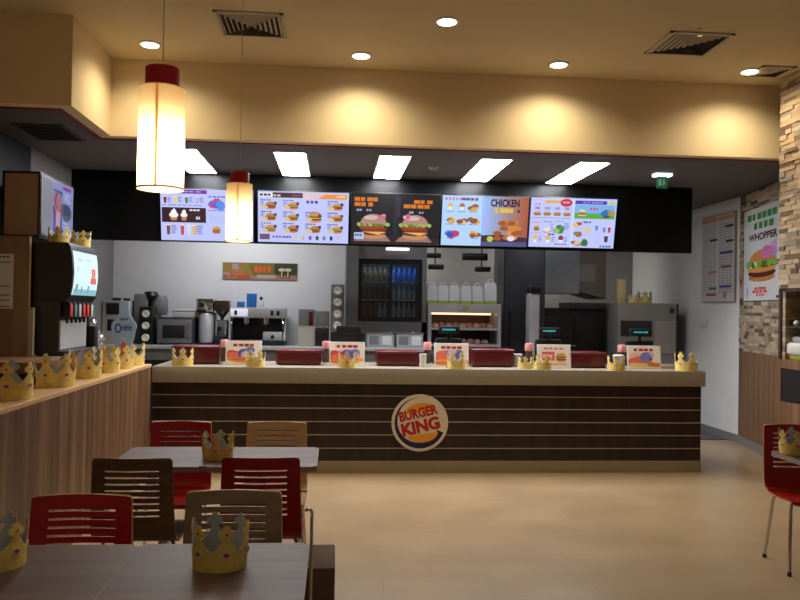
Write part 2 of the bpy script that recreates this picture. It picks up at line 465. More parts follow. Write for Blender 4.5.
# emblem
em = thing('round_emblem', 'round red, orange and blue lettered emblem on the counter front', 'sign', (.83, 7.382, .482))
mb = MB(); mb.cyl((0, 0, 0), (0, -.02, 0), .272, seg=64); mb.build('disc', mat('emblem_cream', (226, 216, 200), .5), em)
g = G(.56, .56, (226, 216, 200)); g.it = []; g.lay = 0
def E(u, v): return (.28 + u, .28 + v)
def arc_band(r0, r1, o, a0, a1, n=40, taper=True):
    for i in range(n):
        t = i / n; t2 = (i + 1) / n
        A = math.radians(a0 + (a1 - a0) * t); B = math.radians(a0 + (a1 - a0) * t2)
        def inner(tt): return r1 - (r1 - r0) * (min(1, tt * 1.25) if taper else 1)
        g.it.append(([E(r1 * math.cos(A), r1 * math.sin(A)), E(r1 * math.cos(B), r1 * math.sin(B)), E(inner(t2) * math.cos(B), inner(t2) * math.sin(B)), E(inner(t) * math.cos(A), inner(t) * math.sin(A))], (14, 20, 74), 1))
arc_band(.182, .244, 0, 92, 338)
g.lay = 2
def bun(cut, top):
    pts = []
    a = math.radians(8)
    for i in range(31):
        t = PI * i / 30
        x = (.15 if top else .145) * math.cos(t); y = (.085 if top else .08) * math.sin(t)
        if not top: y = -y
        yy = y + (.104 if top else -.108); xx = x
        pts.append(E(xx * math.cos(a) - yy * math.sin(a) + .015, xx * math.sin(a) + yy * math.cos(a)))
    g.poly(pts, (240, 160, 36))
bun(0, True); bun(0, False)
g.text('BURGER', .28 - .188, .28 + .004, .375, .098, (190, 14, 28), .045, math.radians(13))
g.text('KING', .28 - .16, .28 - .135, .372, .125, (190, 14, 28), .05, math.radians(13))
g.build('emblem_print', print_m, em, (-.28, -.0205, -.28), (1, 0, 0), (0, 0, 1), .0003)

# ================================================================== MENU BOARD + SCREENS
struct('wall_fascia', MB().box(XL, 8.56, 2.262, 4.07, 8.63, ZS + .012), black_gloss)
SW, SH, TIL = 1.0, .553, math.radians(12)   # drawn size of a picture
DW, DH = .975, .55                          # built size of a screen
LAV = (192, 200, 255); CY = (180, 214, 255)
def scr1():
    g = G(SW, SH, LAV); B = (120, 130, 190)
    g.rect(.0, .505, .5, .04, (112, 24, 150)); g.words(.1, .52, .35, .012, (190, 140, 220), 5)
    for i, c in enumerate(((150, 30, 60), (230, 210, 90), (90, 120, 90), (190, 170, 210))):
        g.cup(.05 + i * .115, .4, .035, .065, c); g.lines(.075 + i * .115, .41, .05, .06, 4, B)
    g.words(.02, .375, .44, .01, B, 8)
    g.rect(.012, .195, .475, .16, (52, 18, 26)); g.words(.31, .32, .12, .018, (235, 225, 235), 3); g.words(.38, .23, .05, .03, (220, 210, 230), 2)
    for u, s in ((.14, 1), (.25, .75)):
        g.poly([(u - .03 * s, .215), (u + .03 * s, .215), (u + .045 * s, .265), (u - .045 * s, .265)], (196, 130, 80))
        g.ell(u, .275, .05 * s, .03 * s, (240, 236, 240)); g.ell(u, .305, .03 * s, .025 * s, (250, 248, 250)); g.ell(u + .004, .325 * (1 if s == 1 else .97), .014, .018, (250, 248, 250))
    for i, c in enumerate(((120, 70, 50), (206, 60, 80), (210, 220, 225), (230, 180, 80))):
        g.cup(.08 + (0, .15, .22, .28)[i], .06, .04, .1, c)
    g.lines(.11, .07, .07, .1, 5, B); g.lines(.38, .07, .08, .1, 5, B)
    g.words(.52, .47, .18, .016, (70, 110, 220), 4); g.blob(.6, .4, .1, .08, [(60, 100, 210), (210, 60, 110), (90, 140, 230)], 8)
    g.words(.52, .325, .2, .012, B, 6); g.burger(.6, .08, .09, .08); g.lines(.53, .2, .3, .08, 4, (180, 190, 240))
    g.rect(.955, .46, .03, .04, (40, 70, 200)); g.lines(.88, .1, .08, .34, 14, B)
    g.blob(.76, .4, .08, .08, [(180, 160, 200), (230, 200, 120)], 5); g.burger(.78, .08, .09, .08)
    return g
def scr2():
    g = G(SW, SH, LAV); B = (120, 125, 180)
    g.rect(.01, .49, .15, .045, (240, 240, 255)); g.words(.02, .5, .13, .025, (70, 40, 60), 3)
    g.rect(.16, .485, .33, .055, (66, 20, 22)); g.words(.17, .497, .08, .02, (230, 200, 200), 2); g.words(.37, .495, .11, .03, (110, 60, 70), 3)
    g.rect(.49, .48, .49, .06, (226, 196, 190)); g.poly([(.65, .48), (.98, .48), (.98, .53), (.74, .53)], (232, 150, 60)); g.words(.87, .5, .09, .016, (250, 220, 170), 3)
    buns = [(196, 150, 100), (206, 140, 80), (186, 120, 70)]
    for r in range(3):
        for c in range(4):
            u = .13 + c * .245; v = (.36, .235, .11)[r]
            if c == 2 and r == 0: g.words(.53, .43, .14, .03, (80, 50, 140), 3); continue
            big = (c == 2 and r == 1)
            g.burger(u + .01, v - (.0 if not big else .01), .12 if not big else .15, .08 if not big else .12, random.choice(buns), extra=random.choice([(220, 180, 80), (200, 80, 40)]))
            g.ell(u - .06, v + .02, .04, .018, (222, 190, 130)); g.rect(u + .045, v + .05, .03, .03, random.choice([(50, 40, 80), (120, 40, 50)]))
            g.words(u - .1, v + .09, .12, .012, (90, 80, 130), 4)
            g.lines(u - .1, v + .04, .05, .045, 3, B)
    g.rect(.02, .03, .11, .06, (110, 80, 110)); g.words(.16, .05, .22, .022, (120, 90, 150), 6)
    for i, c in enumerate(((220, 200, 120), (210, 180, 110), (120, 80, 170), (40, 80, 50), (130, 120, 160), (50, 40, 120), (200, 190, 200))):
        g.ell(.42 + i * .078, .055, .018, .026, c, n=10)
    return g
def scr3():
    g = G(SW, SH, (14, 8, 12)); O = (214, 120, 26)
    g.rect(.47, .0, .06, SH, (30, 26, 40)); g.rect(.5, .3, .05, .22, (44, 40, 58))
    g.poly([(0, 0), (SW, 0), (SW, .07), (.5, .09), (0, .07)], (42, 26, 28))
    g.words(.035, .468, .28, .042, O, 4); g.words(.035, .412, .23, .042, O, 3)
    g.words(.06, .36, .06, .022, (160, 170, 220), 2); g.words(.17, .36, .06, .022, (150, 160, 210), 2)
    g.words(.7, .455, .22, .038, O, 3); g.words(.585, .402, .31, .042, O, 4)
    g.words(.65, .345, .05, .022, (160, 170, 220), 2); g.words(.76, .345, .06, .022, (150, 160, 210), 2)
    for u, side in ((.25, 1), (.72, -1)):
        g.poly([(u - .22, .03), (u + .2, .03), (u + .15, .085), (u - .16, .085)], (150, 116, 108))
        g.ell(u, .09, .145, .035, (196, 136, 96)); g.ell(u, .125, .15, .03, (84, 46, 30))
        g.poly([(u - .13, .135), (u + .15, .135), (u + .06, .1)], (232, 176, 80)); g.ell(u, .165, .155, .03, (130, 44, 26)); g.ell(u - .02, .19, .15, .025, (156, 66, 34))
        for i in range(11): g.ell(u - .16 + i * .032, .215 + .012 * (i % 2), .026, .022, random.choice([(80, 130, 50), (120, 170, 70), (150, 190, 90)]), n=9)
        g.ell(u, .225, .145, .105, (176, 132, 118), 0, 180); g.ell(u - .03, .29, .08, .025, (206, 180, 176), n=14)
        g.blob(u + side * .1, .31, .05, .04, [(214, 90, 130), (240, 170, 190)], 4)
    g.rect(.035, .05, .11, .075, (176, 190, 236)); g.words(.045, .085, .08, .022, (50, 60, 130), 3)
    return g
def scr4():
    g = G(SW, SH, CY); B = (110, 120, 190)
    g.words(.03, .5, .2, .03, (200, 140, 190), 5); g.words(.22, .5, .2, .03, (110, 70, 130), 4)
    for r in range(3):
        for c in range(3):
            if r == 2 and c == 1: continue
            u, v = .09 + c * .135 + (.02 if r == 2 else 0), (.42, .28, .13)[r]
            if r == 2 and c == 0: g.blob(.12, .12, .09, .06, [(50, 80, 190), (70, 120, 220), (200, 60, 90)], 8)
            elif r == 0 and c < 2: g.ell(u, v + .02, .032, .03, ((226, 190, 90), (170, 110, 70))[c]); g.cup(u, v - .025, .04, .03, (236, 240, 250))
            else: g.blob(u, v, .08, .05, [(214, 170, 80), (150, 80, 40), (226, 200, 130)], 6)
            g.words(u - .045, v - .05, .09, .01, B, 4)
    # right half: advert
    n = 12
    g.lay += 1
    for i in range(n):
        t = i / (n - 1)
        c = [int(a + (b - a) * t) for a, b in zip((150, 190, 250), (170, 90, 60))]
        g.it.append(([(.455 + i * .0443, 0), (.455 + (i + 1) * .0443, 0), (.455 + (i + 1) * .0443, SH), (.455 + i * .0443, SH)], tuple(c), g.lay))
    g.poly([(.455, 0), (.985, 0), (.985, .1), (.7, .13), (.455, .12)], (60, 40, 62)); g.rect(.455, 0, .53, .05, (80, 86, 130))
    g.text('CHICKEN', .55, .44, .33, .085, (28, 20, 40), .042)
    g.words(.6, .375, .23, .05, (226, 190, 70), 4); g.rect(.86, .38, .03, .03, (70, 40, 60)); g.lines(.48, .2, .07, .2, 7, (180, 170, 240))
    for i in range(22):
        r = i % 4
        g.ell(.62 + random.uniform(0, .28) * (1 - r * .12) + r * .02, .09 + r * .055 + random.uniform(0, .02), .05, .028, random.choice([(186, 106, 40), (206, 130, 56), (160, 86, 34), (222, 150, 70)]), n=11)
    g.ell(.56, .08, .036, .032, (190, 200, 70)); g.ell(.8, .09, .045, .03, (226, 222, 240), n=10); g.rect(.985, 0, .015, SH, (20, 14, 40))
    return g
def scr5():
    g = G(SW, SH, (194, 201, 255)); B = (130, 135, 200)
    g.poly([(.16, .49), (.4, .49), (.4, .525), (.16, .525)], (226, 170, 80)); g.ell(.41, .5, .07, .045, (200, 24, 50)); g.words(.37, .495, .08, .016, (240, 170, 180), 2)
    g.words(.05, .47, .07, .02, (230, 120, 140), 2)
    for i in range(4): g.burger(.08 + i * .115, .35, .09, .05, (206, 150, 100)); g.words(.05 + i * .115, .42, .06, .03, B, 3)
    g.rect(.01, .325, .46, .005, (110, 100, 170)); g.rect(.49, .0, .01, SH, (230, 232, 255))
    g.burger(.08, .18, .07, .06); g.blob(.2, .2, .07, .05, [(230, 220, 210), (190, 80, 60)], 5); g.blob(.33, .205, .08, .06, [(80, 140, 60), (40, 100, 50), (150, 190, 90)], 7)
    g.lines(.24, .18, .04, .1, 6, (130, 150, 220)); g.lines(.4, .2, .06, .08, 4, B); g.words(.02, .27, .1, .012, (220, 130, 150), 3); g.words(.16, .28, .1, .012, B, 3); g.words(.28, .285, .12, .014, (110, 190, 170), 3)
    g.rect(.01, .155, .14, .004, (220, 90, 110)); g.words(.22, .135, .08, .018, (90, 60, 90), 2)
    for i, c in enumerate(((222, 190, 120), (214, 180, 90), (130, 60, 50))): g.ell(.07 + i * .15, .105, .03, .03, c, n=12); g.cup(.07 + i * .15, .05, .035, .03, (240, 240, 250)); g.lines(.11 + i * .15, .06, .04, .06, 4, B)
    g.words(.3, .03, .14, .012, (90, 80, 130), 5)
    g.rect(.51, .49, .37, .04, (70, 60, 170)); g.words(.6, .5, .25, .02, (140, 130, 220), 5); g.ell(.94, .505, .04, .024, (206, 200, 130))
    g.rect(.51, .33, .47, .155, (120, 180, 240)); g.rect(.51, .33, .47, .06, (90, 170, 60)); g.words(.69, .425, .1, .03, (220, 60, 110), 3)
    g.burger(.6, .36, .11, .07, (220, 200, 170)); g.blob(.9, .39, .1, .06, [(60, 90, 60), (170, 150, 90), (50, 110, 190)], 7)
    for i, (u, v) in enumerate(((.55, .26), (.55, .15), (.55, .05))): g.blob(u, v, .07, .04, [(170, 90, 60), (226, 190, 130), (120, 140, 70)], 5)
    g.ell(.67, .2, .03, .035, (226, 200, 110)); g.words(.62, .28, .1, .02, (80, 90, 110), 3); g.blob(.66, .06, .06, .06, [(60, 110, 70), (90, 140, 80)], 5)
    g.cup(.78, .2, .035, .06, (110, 130, 210)); g.cup(.87, .18, .035, .06, (140, 130, 190)); g.cup(.93, .18, .035, .06, (170, 70, 80)); g.cup(.9, .07, .05, .07, (90, 50, 80)); g.lines(.78, .04, .05, .12, 7, (180, 190, 240)); g.words(.83, .01, .14, .022, (60, 100, 210), 4)
    return g
SCX = [-1.869, -.842, .162, 1.158, 2.146]
SLB = ['menu screen of drinks and ice creams, leftmost on the black fascia', 'menu screen filled with rows of burger meals under brown and orange headers',
       'dark screen advertising two large burgers side by side', 'menu screen with side dishes and a large chicken advert', 'menu screen of snacks and salads, rightmost on the black fascia']
for i, (x, fn) in enumerate(zip(SCX, (scr1, scr2, scr3, scr4, scr5))):
    z0 = 2.27 + i * .005
    t = thing('menu_screen', SLB[i], 'screen', (x, 8.50, z0), 0, 'menu screens over the counter')
    Rx = Matrix.Rotation(TIL, 4, 'X')      # top leans out towards the dining room
    MB().box(-.005, 0, -.01, DW + .005, .03, DH + .01, .004, M=Rx).build('bezel', black_pl, t)
    vd = Rx @ Vector((0, 0, 1)); o0 = Rx @ Vector((0, -.001, 0))
    fn().build('display', screen_m, t, o0, (1, 0, 0), vd, fx=DW, fy=DH / .553)
    MB().box(.35, -.02, .25, .65, .058, .35).build('wall_bracket', dark_gr, t)

# ================================================================== LIGHTS OF THE ROOM
def light(name, kind, loc, energy, col, **k):
    l = bpy.data.lights.new(name, kind); l.energy = energy; l.color = lin(col)
    for a, b in k.items(): setattr(l, a, b)
    o = bpy.data.objects.new(name, l); C.objects.link(o); o.location = loc
    return o
DLW = 56
dl_lab = ['round ceiling downlight beside the left bulkhead corner', 'round ceiling downlight between the left air vent and the middle of the bulkhead', 'round ceiling downlight nearest the viewer, out from the bulkhead',
          'round ceiling downlight near the bulkhead, left of the tilted square vent', 'round ceiling downlight beside the stone pier']
dls = [(-1.524, 6.38), (.183, 6.43), (.782, 5.583), (1.868, 6.44), (3.548, 6.4)]
proto = None
def downlight(x, y, lab, e=DLW):
    global proto
    if proto is None:
        t = thing('ceiling_downlight', lab, 'ceiling light', (x, y, ZC), 0, 'downlights in the dining ceiling')
        m = MB()
        m.lathe([(.085, 0), (.092, -.004), (.085, -.01), (.07, -.01)], seg=32).build('trim_ring', white_pl, t)
        MB().lathe([(.0, -.0105), (.069, -.0105), (.069, -.013), (.0, -.013)], seg=32).build('diffuser', lampw, t)
        proto = t
    else:
        t = copy_tree(proto); t.location = (x, y, ZC); t['label'] = lab
    light('downlight_lamp', 'SPOT', (x, y, ZC - .03), e, (255, 236, 200), spot_size=math.radians(152), spot_blend=.9, shadow_soft_size=.06)
    return t
for (x, y), l in zip(dls, dl_lab): downlight(x, y, l, DLW if y > 6 else DLW * .3)
# further downlights of the dining room, behind and beside the camera
for i, (x, y) in enumerate([(-1.6, .2), (2.6, .2)]):
    light('dining_lamp', 'SPOT', (x, y, ZC - .03), 7, (255, 222, 175), spot_size=math.radians(130), spot_blend=1.0, shadow_soft_size=.08)

pl_lab = ['square-ended fluorescent ceiling panel half hidden behind the near pendant lamp', 'fluorescent ceiling panel above the burger meal screen', 'fluorescent ceiling panel above the two-burger screen',
          'fluorescent ceiling panel above the chicken screen', 'fluorescent ceiling panel above the rightmost menu screen']
pp = None
for i, x in enumerate((-1.44, -.44, .545, 1.515, 2.47)):
    if pp is None:
        pp = t = thing('fluorescent_light', pl_lab[0], 'ceiling light', (x, 7.85, ZS + .012), 0, 'fluorescent panels over the service area')
        MB().box(-.155, -.63, -.012, .155, .63, 0).build('frame', white_pl, t)
        MB().box(-.14, -.61, -.016, .14, .61, -.0125).build('diffuser', tubew, t)
    else:
        t = copy_tree(pp); t.location = (x, 7.85, ZS + .012); t['label'] = pl_lab[i]
# kitchen ceiling lights beyond the fascia (out of sight from the dining room)
for x in (.9, 3.2):
    o = light('unseen_kitchen_lamp', 'AREA', (x, 11.6, ZS - .01), 34, (246, 245, 240), shape='RECTANGLE', size=.3, size_y=1.1)
for x_ in (1.4, 3.1): light('unseen_kitchen_lamp', 'AREA', (x_, 9.25, ZS - .01), 11, (244, 246, 255), shape='RECTANGLE', size=1.2, size_y=.3)  # unseen pair, added to light the machine fronts on the right
o = light('unseen_kitchen_lamp', 'AREA', (-1.2, 9.3, ZS - .01), 26, (244, 246, 255), shape='RECTANGLE', size=1.2, size_y=.3)

# pendants
pend_lab = ['large-looking cylindrical pendant lamp with red top, hanging over the near table', 'cylindrical pendant lamp with red top hanging over the far table']
pt = None
for i, (x, y) in enumerate(((-.545, 2.45), (-.532, 4.3))):
    if pt is None:
        pt = t = thing('pendant_lamp', pend_lab[0], 'lamp', (x, y, 1.92), 0, 'pendant lamps over the tables')
        m = MB()
        ro, ri, hh = .070, .0685, .312
        n = 48
        vs = [[m.bm.verts.new((r * math.cos(2 * PI * k / n), r * math.sin(2 * PI * k / n), z)) for k in range(n)] for r, z in ((ro, 0), (ro, hh))]
        for k in range(n): m.bm.faces.new((vs[0][k], vs[0][(k + 1) % n], vs[1][(k + 1) % n], vs[1][k]))
        m.build('lamp_shade', shade_m, t)
        sm = shade_mat('shade_cord_shadow', (250, 196, 110))  # inner cord's shadow, painted as a tan strip on the shade
        q = MB(); q.bm.faces.new([q.bm.verts.new(v) for v in ((-.004, -.0706, .006), (.004, -.0706, .006), (.004, -.0706, hh), (-.004, -.0706, hh))]); q.build('cord_shadow', sm, t)
        MB().lathe([(.0702, 0), (.0716, 0), (.0716, .006), (.0702, .006)], seg=48, cap=False).build('bottom_rim', mat('rim_brown', (150, 110, 70), .6), t)
        bd = MB()
        bd.lathe([(.049, .309), (.052, .309), (.052, .375), (.049, .378), (.0, .378), (0, .372), (.049, .372)], seg=40)
        bd.build('red_top', redband, t)
        MB().lathe([(.05, .309), (.070, .312), (.070, .315), (.05, .314)], seg=40).build('shoulder_ring', mat('shoulder_cream', (236, 214, 170), .7), t)
        MB().cyl((0, 0, .377), (0, 0, ZC - 1.92), .0017, seg=8).build('cord', mat('cord_grey', (215, 212, 205), .5), t)
        MB().lathe([(.0, ZC - 1.92 - .03), (.04, ZC - 1.92 - .02), (.045, ZC - 1.92), (0, ZC - 1.92)], seg=24).build('ceiling_cap', white_pl, t)
        MB().lathe([(0, .20), (.013, .2), (.016, .27), (.016, .325), (0, .325)], seg=16).build('bulb_holder', white_pl, t)
        MB().lathe([(0, .11), (.014, .115), (.024, .14), (.018, .18), (.013, .2), (0, .2)], seg=16).build('bulb', mat('bulb_glow', (255, 240, 210), .3, emit=(255, 226, 170), estr=12), t)
    else:
        t = copy_tree(pt); t.location = (x, y, 1.92); t['label'] = pend_lab[1]
    light('pendant_glow', 'POINT', (x, y, 1.92 + .10), 9, (255, 232, 188), shadow_soft_size=.02)
SC.world = bpy.data.worlds.new('World'); SC.world.use_nodes = True
bgn = SC.world.node_tree.nodes['Background']; bgn.inputs['Color'].default_value = (*lin((255, 236, 210)), 1); bgn.inputs['Strength'].default_value = .13

# ---- air vents
def vent(loc, w, lab, bare=False):
    t = thing('ceiling_vent', lab, 'air vent', loc, 0, 'air vents in the ceilings')
    h = w / 2
    f = MB()
    for a in (-1, 1):
        f.box(min(a * h, a * (h - .025)), -h, -.012, max(a * h, a * (h - .025)), h, 0)
        f.box(-h, min(a * h, a * (h - .025)), -.012, h, max(a * h, a * (h - .025)), 0)
    f.build('frame', ventm, t)
    MB().box(-h + .02, -h + .02, -.003, h - .02, h - .02, 0).build('backing', ventd, t)
    k = 6
    for i in range(k):
        r0 = (h - .03) * (1 - i / k); z = -.004 - .002 * i
        s_ = MB(); w_ = .014
        P = [(-r0, -r0), (r0, -r0), (r0, r0), (-r0, r0)]
        for j in range(4):
            a = Vector((*P[j], z)); b = Vector((*P[(j + 1) % 4], z)); nI = Vector((-(a.x + b.x) / 2, -(a.y + b.y) / 2, 0)).normalized()
            vv = [s_.bm.verts.new(q) for q in (a, b, b + nI * w_ - (b - a).normalized() * w_ + Vector((0, 0, -.012)), a + nI * w_ + (b - a).normalized() * w_ + Vector((0, 0, -.012)))]
            s_.bm.faces.new(vv)
        s_.build('louvre_ring', ventm, t, smooth=0)
    return t
vent((-.655, 5.83, ZC), .5, 'square ceiling vent behind the cord of the far pendant lamp')
v2 = vent((2.715, 5.81, ZC), .5, 'square ceiling vent right of centre, with a sprinkler beside it')
vent((3.72, 6.38, ZC), .3, 'small ceiling vent against the stone pier')
t = thing('service_vent', 'dark flat grille in the grey service ceiling at far left', 'air vent', (-2.42, 6.75, ZS + .012), 0)
MB().box(-.2, -.3, -.01, .2, .3, 0).build('frame', dark_gr, t)
for k in range(9): MB().box(-.18, -.27 + k * .062, -.016, .18, -.24 + k * .062, -.01).build('slat', ventd, t)
for (x, y, l) in ((2.66, 5.5, 'small sprinkler head beside the right square vent'), (-.78 + .12, 4.55, 'small sprinkler head above the near pendant lamp')):
    if y < 5: x, y = -1.0, 4.72
    t = thing('sprinkler', l, 'sprinkler', (x, y, ZC), 0, 'ceiling sprinklers')
    MB().lathe([(.02, 0), (.02, -.006), (.008, -.01), (.008, -.045), (0, -.045)], seg=14).build('stem', chrome, t)
    MB().lathe([(0, -.052), (.02, -.052), (.02, -.048), (0, -.048)], seg=14).build('deflector', chrome, t)
t = thing('exit_sign', 'small green exit sign hanging under the service ceiling by the right wall', 'sign', (3.36, 7.75, ZS + .012))
MB().box(-.09, -.05, -.03, .09, .05, 0, .004).build('lamp_housing', smalltube, t)
MB().box(-.055, -.006, -.15, .055, .006, -.03).build('panel', greensign, t)
g = G(.17, .14, (30, 140, 80)); g.rect(.02, .03, .05, .08, (170, 220, 190)); g.ell(.11, .1, .012, .012, (190, 230, 205)); g.poly([(.09, .03), (.1, .03), (.115, .06), (.13, .04), (.14, .045), (.12, .085), (.1, .085)], (190, 230, 205))
g.build('running_symbol', attr_mat('sign_glow', .3), t, (-.055, -.0065, -.15), (1, 0, 0), (0, 0, 1), fx=.64, fy=.84)
t = thing('smoke_detector', 'small round white detector on the grey service ceiling above the two-burger screen', 'detector', (.62 + .35, 7.75, ZS + .012))
MB().lathe([(.05, 0), (.05, -.015), (.03, -.035), (0, -.035)], seg=24).build('body', grey_pl, t)

# ================================================================== TABLES
table_edge = mat('grey_table_edge', (146, 138, 130), .5)
def make_table(name, lab, x0, x1, y0, y1):
    cx, cy = (x0 + x1) / 2, (y0 + y1) / 2
    t = thing(name, lab, 'table', (cx, cy, 0), 0, 'walnut topped tables')
    m = MB(); m.box(x0 - cx, y0 - cy, .722, x1 - cx, y1 - cy, .75, .0)
    es = [e for e in m.bm.edges if abs(e.verts[0].co.z - e.verts[1].co.z) > .01]
    bmesh.ops.bevel(m.bm, geom=es, offset=.02, segments=4, affect='EDGES')
    m.bm.normal_update()
    top = max(m.bm.faces, key=lambda f: f.calc_center_median().z)
    bmesh.ops.inset_region(m.bm, faces=[top], thickness=.0025)
    for f in m.bm.faces:
        c = f.calc_center_median(); f.material_index = 1 if f != top and c.z > .7225 else 0
    m.build('tabletop', [tabletop_m, table_edge], t)
    MB().cyl((0, 0, .02), (0, 0, .71), .032).build('column', chrome, t)
    MB().box(-.2, -.17, .708, .2, .17, .722).build('top_bracket', black_pl, t)
    MB().box(-.13, -.13, 0, .13, .13, .018, .008).lathe([(.06, .018), (.034, .05), (0, .05)]).build('base', black_pl, t)
    return t
make_table('dining_table', 'dark walnut table at the front, right of the seam, with a paper crown on it', -.643, -.072, 2.13, 2.70)
make_table('dining_table', 'dark walnut table at the front left, with a paper crown at the photo edge', -1.215, -.6445, 2.13, 2.70)
make_table('dining_table', 'walnut table of the far row, its free end towards the open floor', -.652, -.077, 3.985, 4.55)
make_table('dining_table', 'walnut table of the far row, next to the wood partition', -1.13, -.6535, 3.985, 4.55)
make_table('dining_table', 'walnut table at the right photo edge in front of a red chair', 2.62, 3.2, 3.88, 4.46)

# ================================================================== CHAIRS
def sheet(prof, wfun, mtop, medge, slots=(), slot_u=(.16, .84), bow=.02, th=.011, corner=0.0):
    """bent ply sheet; prof = [(y, z)], param 0..1 by length"""
    P = [Vector((0, y, z)) for y, z in prof]
    L = [0]
    for a, b in zip(P, P[1:]): L.append(L[-1] + (b - a).length)
    T = L[-1]
    def at(s):
        s = min(max(s, 0), T)
        for i in range(len(P) - 1):
            if s <= L[i + 1] + 1e-9:
                return P[i].lerp(P[i + 1], (s - L[i]) / (L[i + 1] - L[i]))
        return P[-1]
    vs = set([0, T]) | set(L)
    for a, b in slots: vs |= {a, b}
    k = 0
    if corner:
        for i in range(1, 6): vs.add(T - corner * (1 - math.cos(i * PI / 12)) if False else T - corner * i / 5)
    vs = sorted(vs); vv = [vs[0]]
    for v in vs[1:]:
        if v - vv[-1] > .002: vv.append(v)
    us = sorted(set([0, .04, .1, slot_u[0], slot_u[1], .9, .96, 1] + [slot_u[0] + (slot_u[1] - slot_u[0]) * i / 8 for i in range(1, 8)]))
    bm = bmesh.new(); g = []
    for s in vv:
        p = at(s); w = wfun(s / T)
        if corner and s > T - corner:
            q = (s - (T - corner)) / corner; w -= 2 * corner * (1 - math.sqrt(max(0, 1 - q * q)))
        g.append([bm.verts.new((w * (u - .5), p.y - bow * (1 - (2 * u - 1) ** 2) * (1 if abs(p.z - prof[0][1]) > .06 else abs(p.z - prof[0][1]) / .06), p.z)) for u in us])
    for i in range(len(vv) - 1):
        mid = (vv[i] + vv[i + 1]) / 2
        insl = any(a < mid < b for a, b in slots)
        for j in range(len(us) - 1):
            mu = (us[j] + us[j + 1]) / 2
            if insl and slot_u[0] < mu < slot_u[1]: continue
            bm.faces.new((g[i][j], g[i][j + 1], g[i + 1][j + 1], g[i + 1][j]))
    loose = [v for v in bm.verts if not v.link_faces]
    bmesh.ops.delete(bm, geom=loose, context='VERTS')
    bmesh.ops.recalc_face_normals(bm, faces=bm.faces)
    # thickness
    fs = list(bm.faces); old = set(bm.verts)
    bmesh.ops.solidify(bm, geom=fs, thickness=th)
    for f in bm.faces:
        k = sum(1 for v in f.verts if v in old)
        f.material_index = 0 if k in (0, len(f.verts)) else 1
    mb = MB(); mb.bm.free(); mb.bm = bm
    return mb
CHAIRS = {}
def chair(kind, m, lab, x, y, rz):
    """faces +Y at rz = 0; origin on the floor under the backrest top"""
    if kind not in CHAIRS:
        t = thing('dining_chair', lab, 'chair', (x, y, 0), rz, 'slatted dining chairs')
        bp = [(.115, .441), (.085, .444), (.062, .455), (.046, .474), (.036, .5), (.02, .6), (.006, .72), (-.002, .85)]
        T = sum(math.dist(a, b) for a, b in zip(bp, bp[1:]))
        sl = [(T - .055 - .031 * i - .0085, T - .055 - .031 * i) for i in range(8)]
        sheet(bp, lambda s: .395 - .03 * s, m, ply, sl, (.17, .83), .018, .011, .018).build('backrest', [m, ply], t)
        sp = [(.115, .441), (.18, .437), (.3, .439), (.4, .449), (.44, .445), (.455, .43)]
        sheet(sp, lambda s: .395 - .01 * s, m, ply, (), (.15, .85), .0, .011, .03).build('seat', [m, ply], t)
        for sx in (-1, 1):
            MB().tube([(sx * .15, .16, .426), (sx * .15, .37, .426)], .009).build('side_rail', chrome, t)
            for (ya, yb) in ((.37, .43), (.16, .07)):
                l = MB().tube([(sx * .15, ya, .426), (sx * .163, ya + (yb - ya) * .12, .418), (sx * .172, ya + (yb - ya) * .3, .38), (sx * .195, yb, .012)], .010).build('leg', chrome, t)
                MB().cyl((sx * .1955, yb, 0), (sx * .1945, yb, .025), .012, seg=12).build('rubber_foot', rubber, l)
        MB().tube([(-.15, .22, .42), (.15, .22, .42)], .009).build('cross_rail', chrome, t)
        CHAIRS[kind] = t
        return t
    t = copy_tree(CHAIRS[kind]); t.location = (x, y, 0); t.rotation_euler = (0, 0, rz); t['label'] = lab
    return t
chair('red', redlam, 'bright red slatted chair behind the far table, close to the partition end', -.93, 4.88, PI)
chair('oak', oak, 'light oak slatted chair behind the far table in front of the counter', -.345, 4.87, PI)
chair('walnut', walnutv, 'dark walnut slatted chair with its back to the viewer at the far table', -.925, 3.70, 0)
chair('red', redlam, 'dark red slatted chair with its back to the viewer at the far table', -.335, 3.715, 0)
chair('red', redlam, 'red slatted chair facing the viewer behind the near left table', -.925, 2.985, PI)
chair('greyoak', greyoak, 'grey-brown wooden slatted chair behind the near table crown', -.375, 3.045, PI)
chair('red', redlam, 'red chair with chrome legs alone at the right photo edge', 2.995, 4.84, PI + math.radians(-8))

t = thing('stool', 'dark brown block stool with a chrome post beside the near table', 'stool', (-.12, 3.42, 0))
MB().box(-.19, -.16, .02, .14, .17, .475, .006).build('body', brown_blk, t)
MB().box(-.15, -.15, 0, .15, .16, .02).build('plinth', black_pl, t)
t = thing('chrome_rail', 'thin chrome upright with a bent top at the right end of the near table', 'rail', (-.068, 2.72, 0))
MB().tube([(-.022, .07, .838), (-.014, .06, .846), (-.005, .05, .846), (0, .045, .836), (0, .045, .82), (0, .045, .012)], .006).build('post', chrome, t)
MB().cyl((0, .045, 0), (0, .045, .014), .03).build('foot', rubber, t)

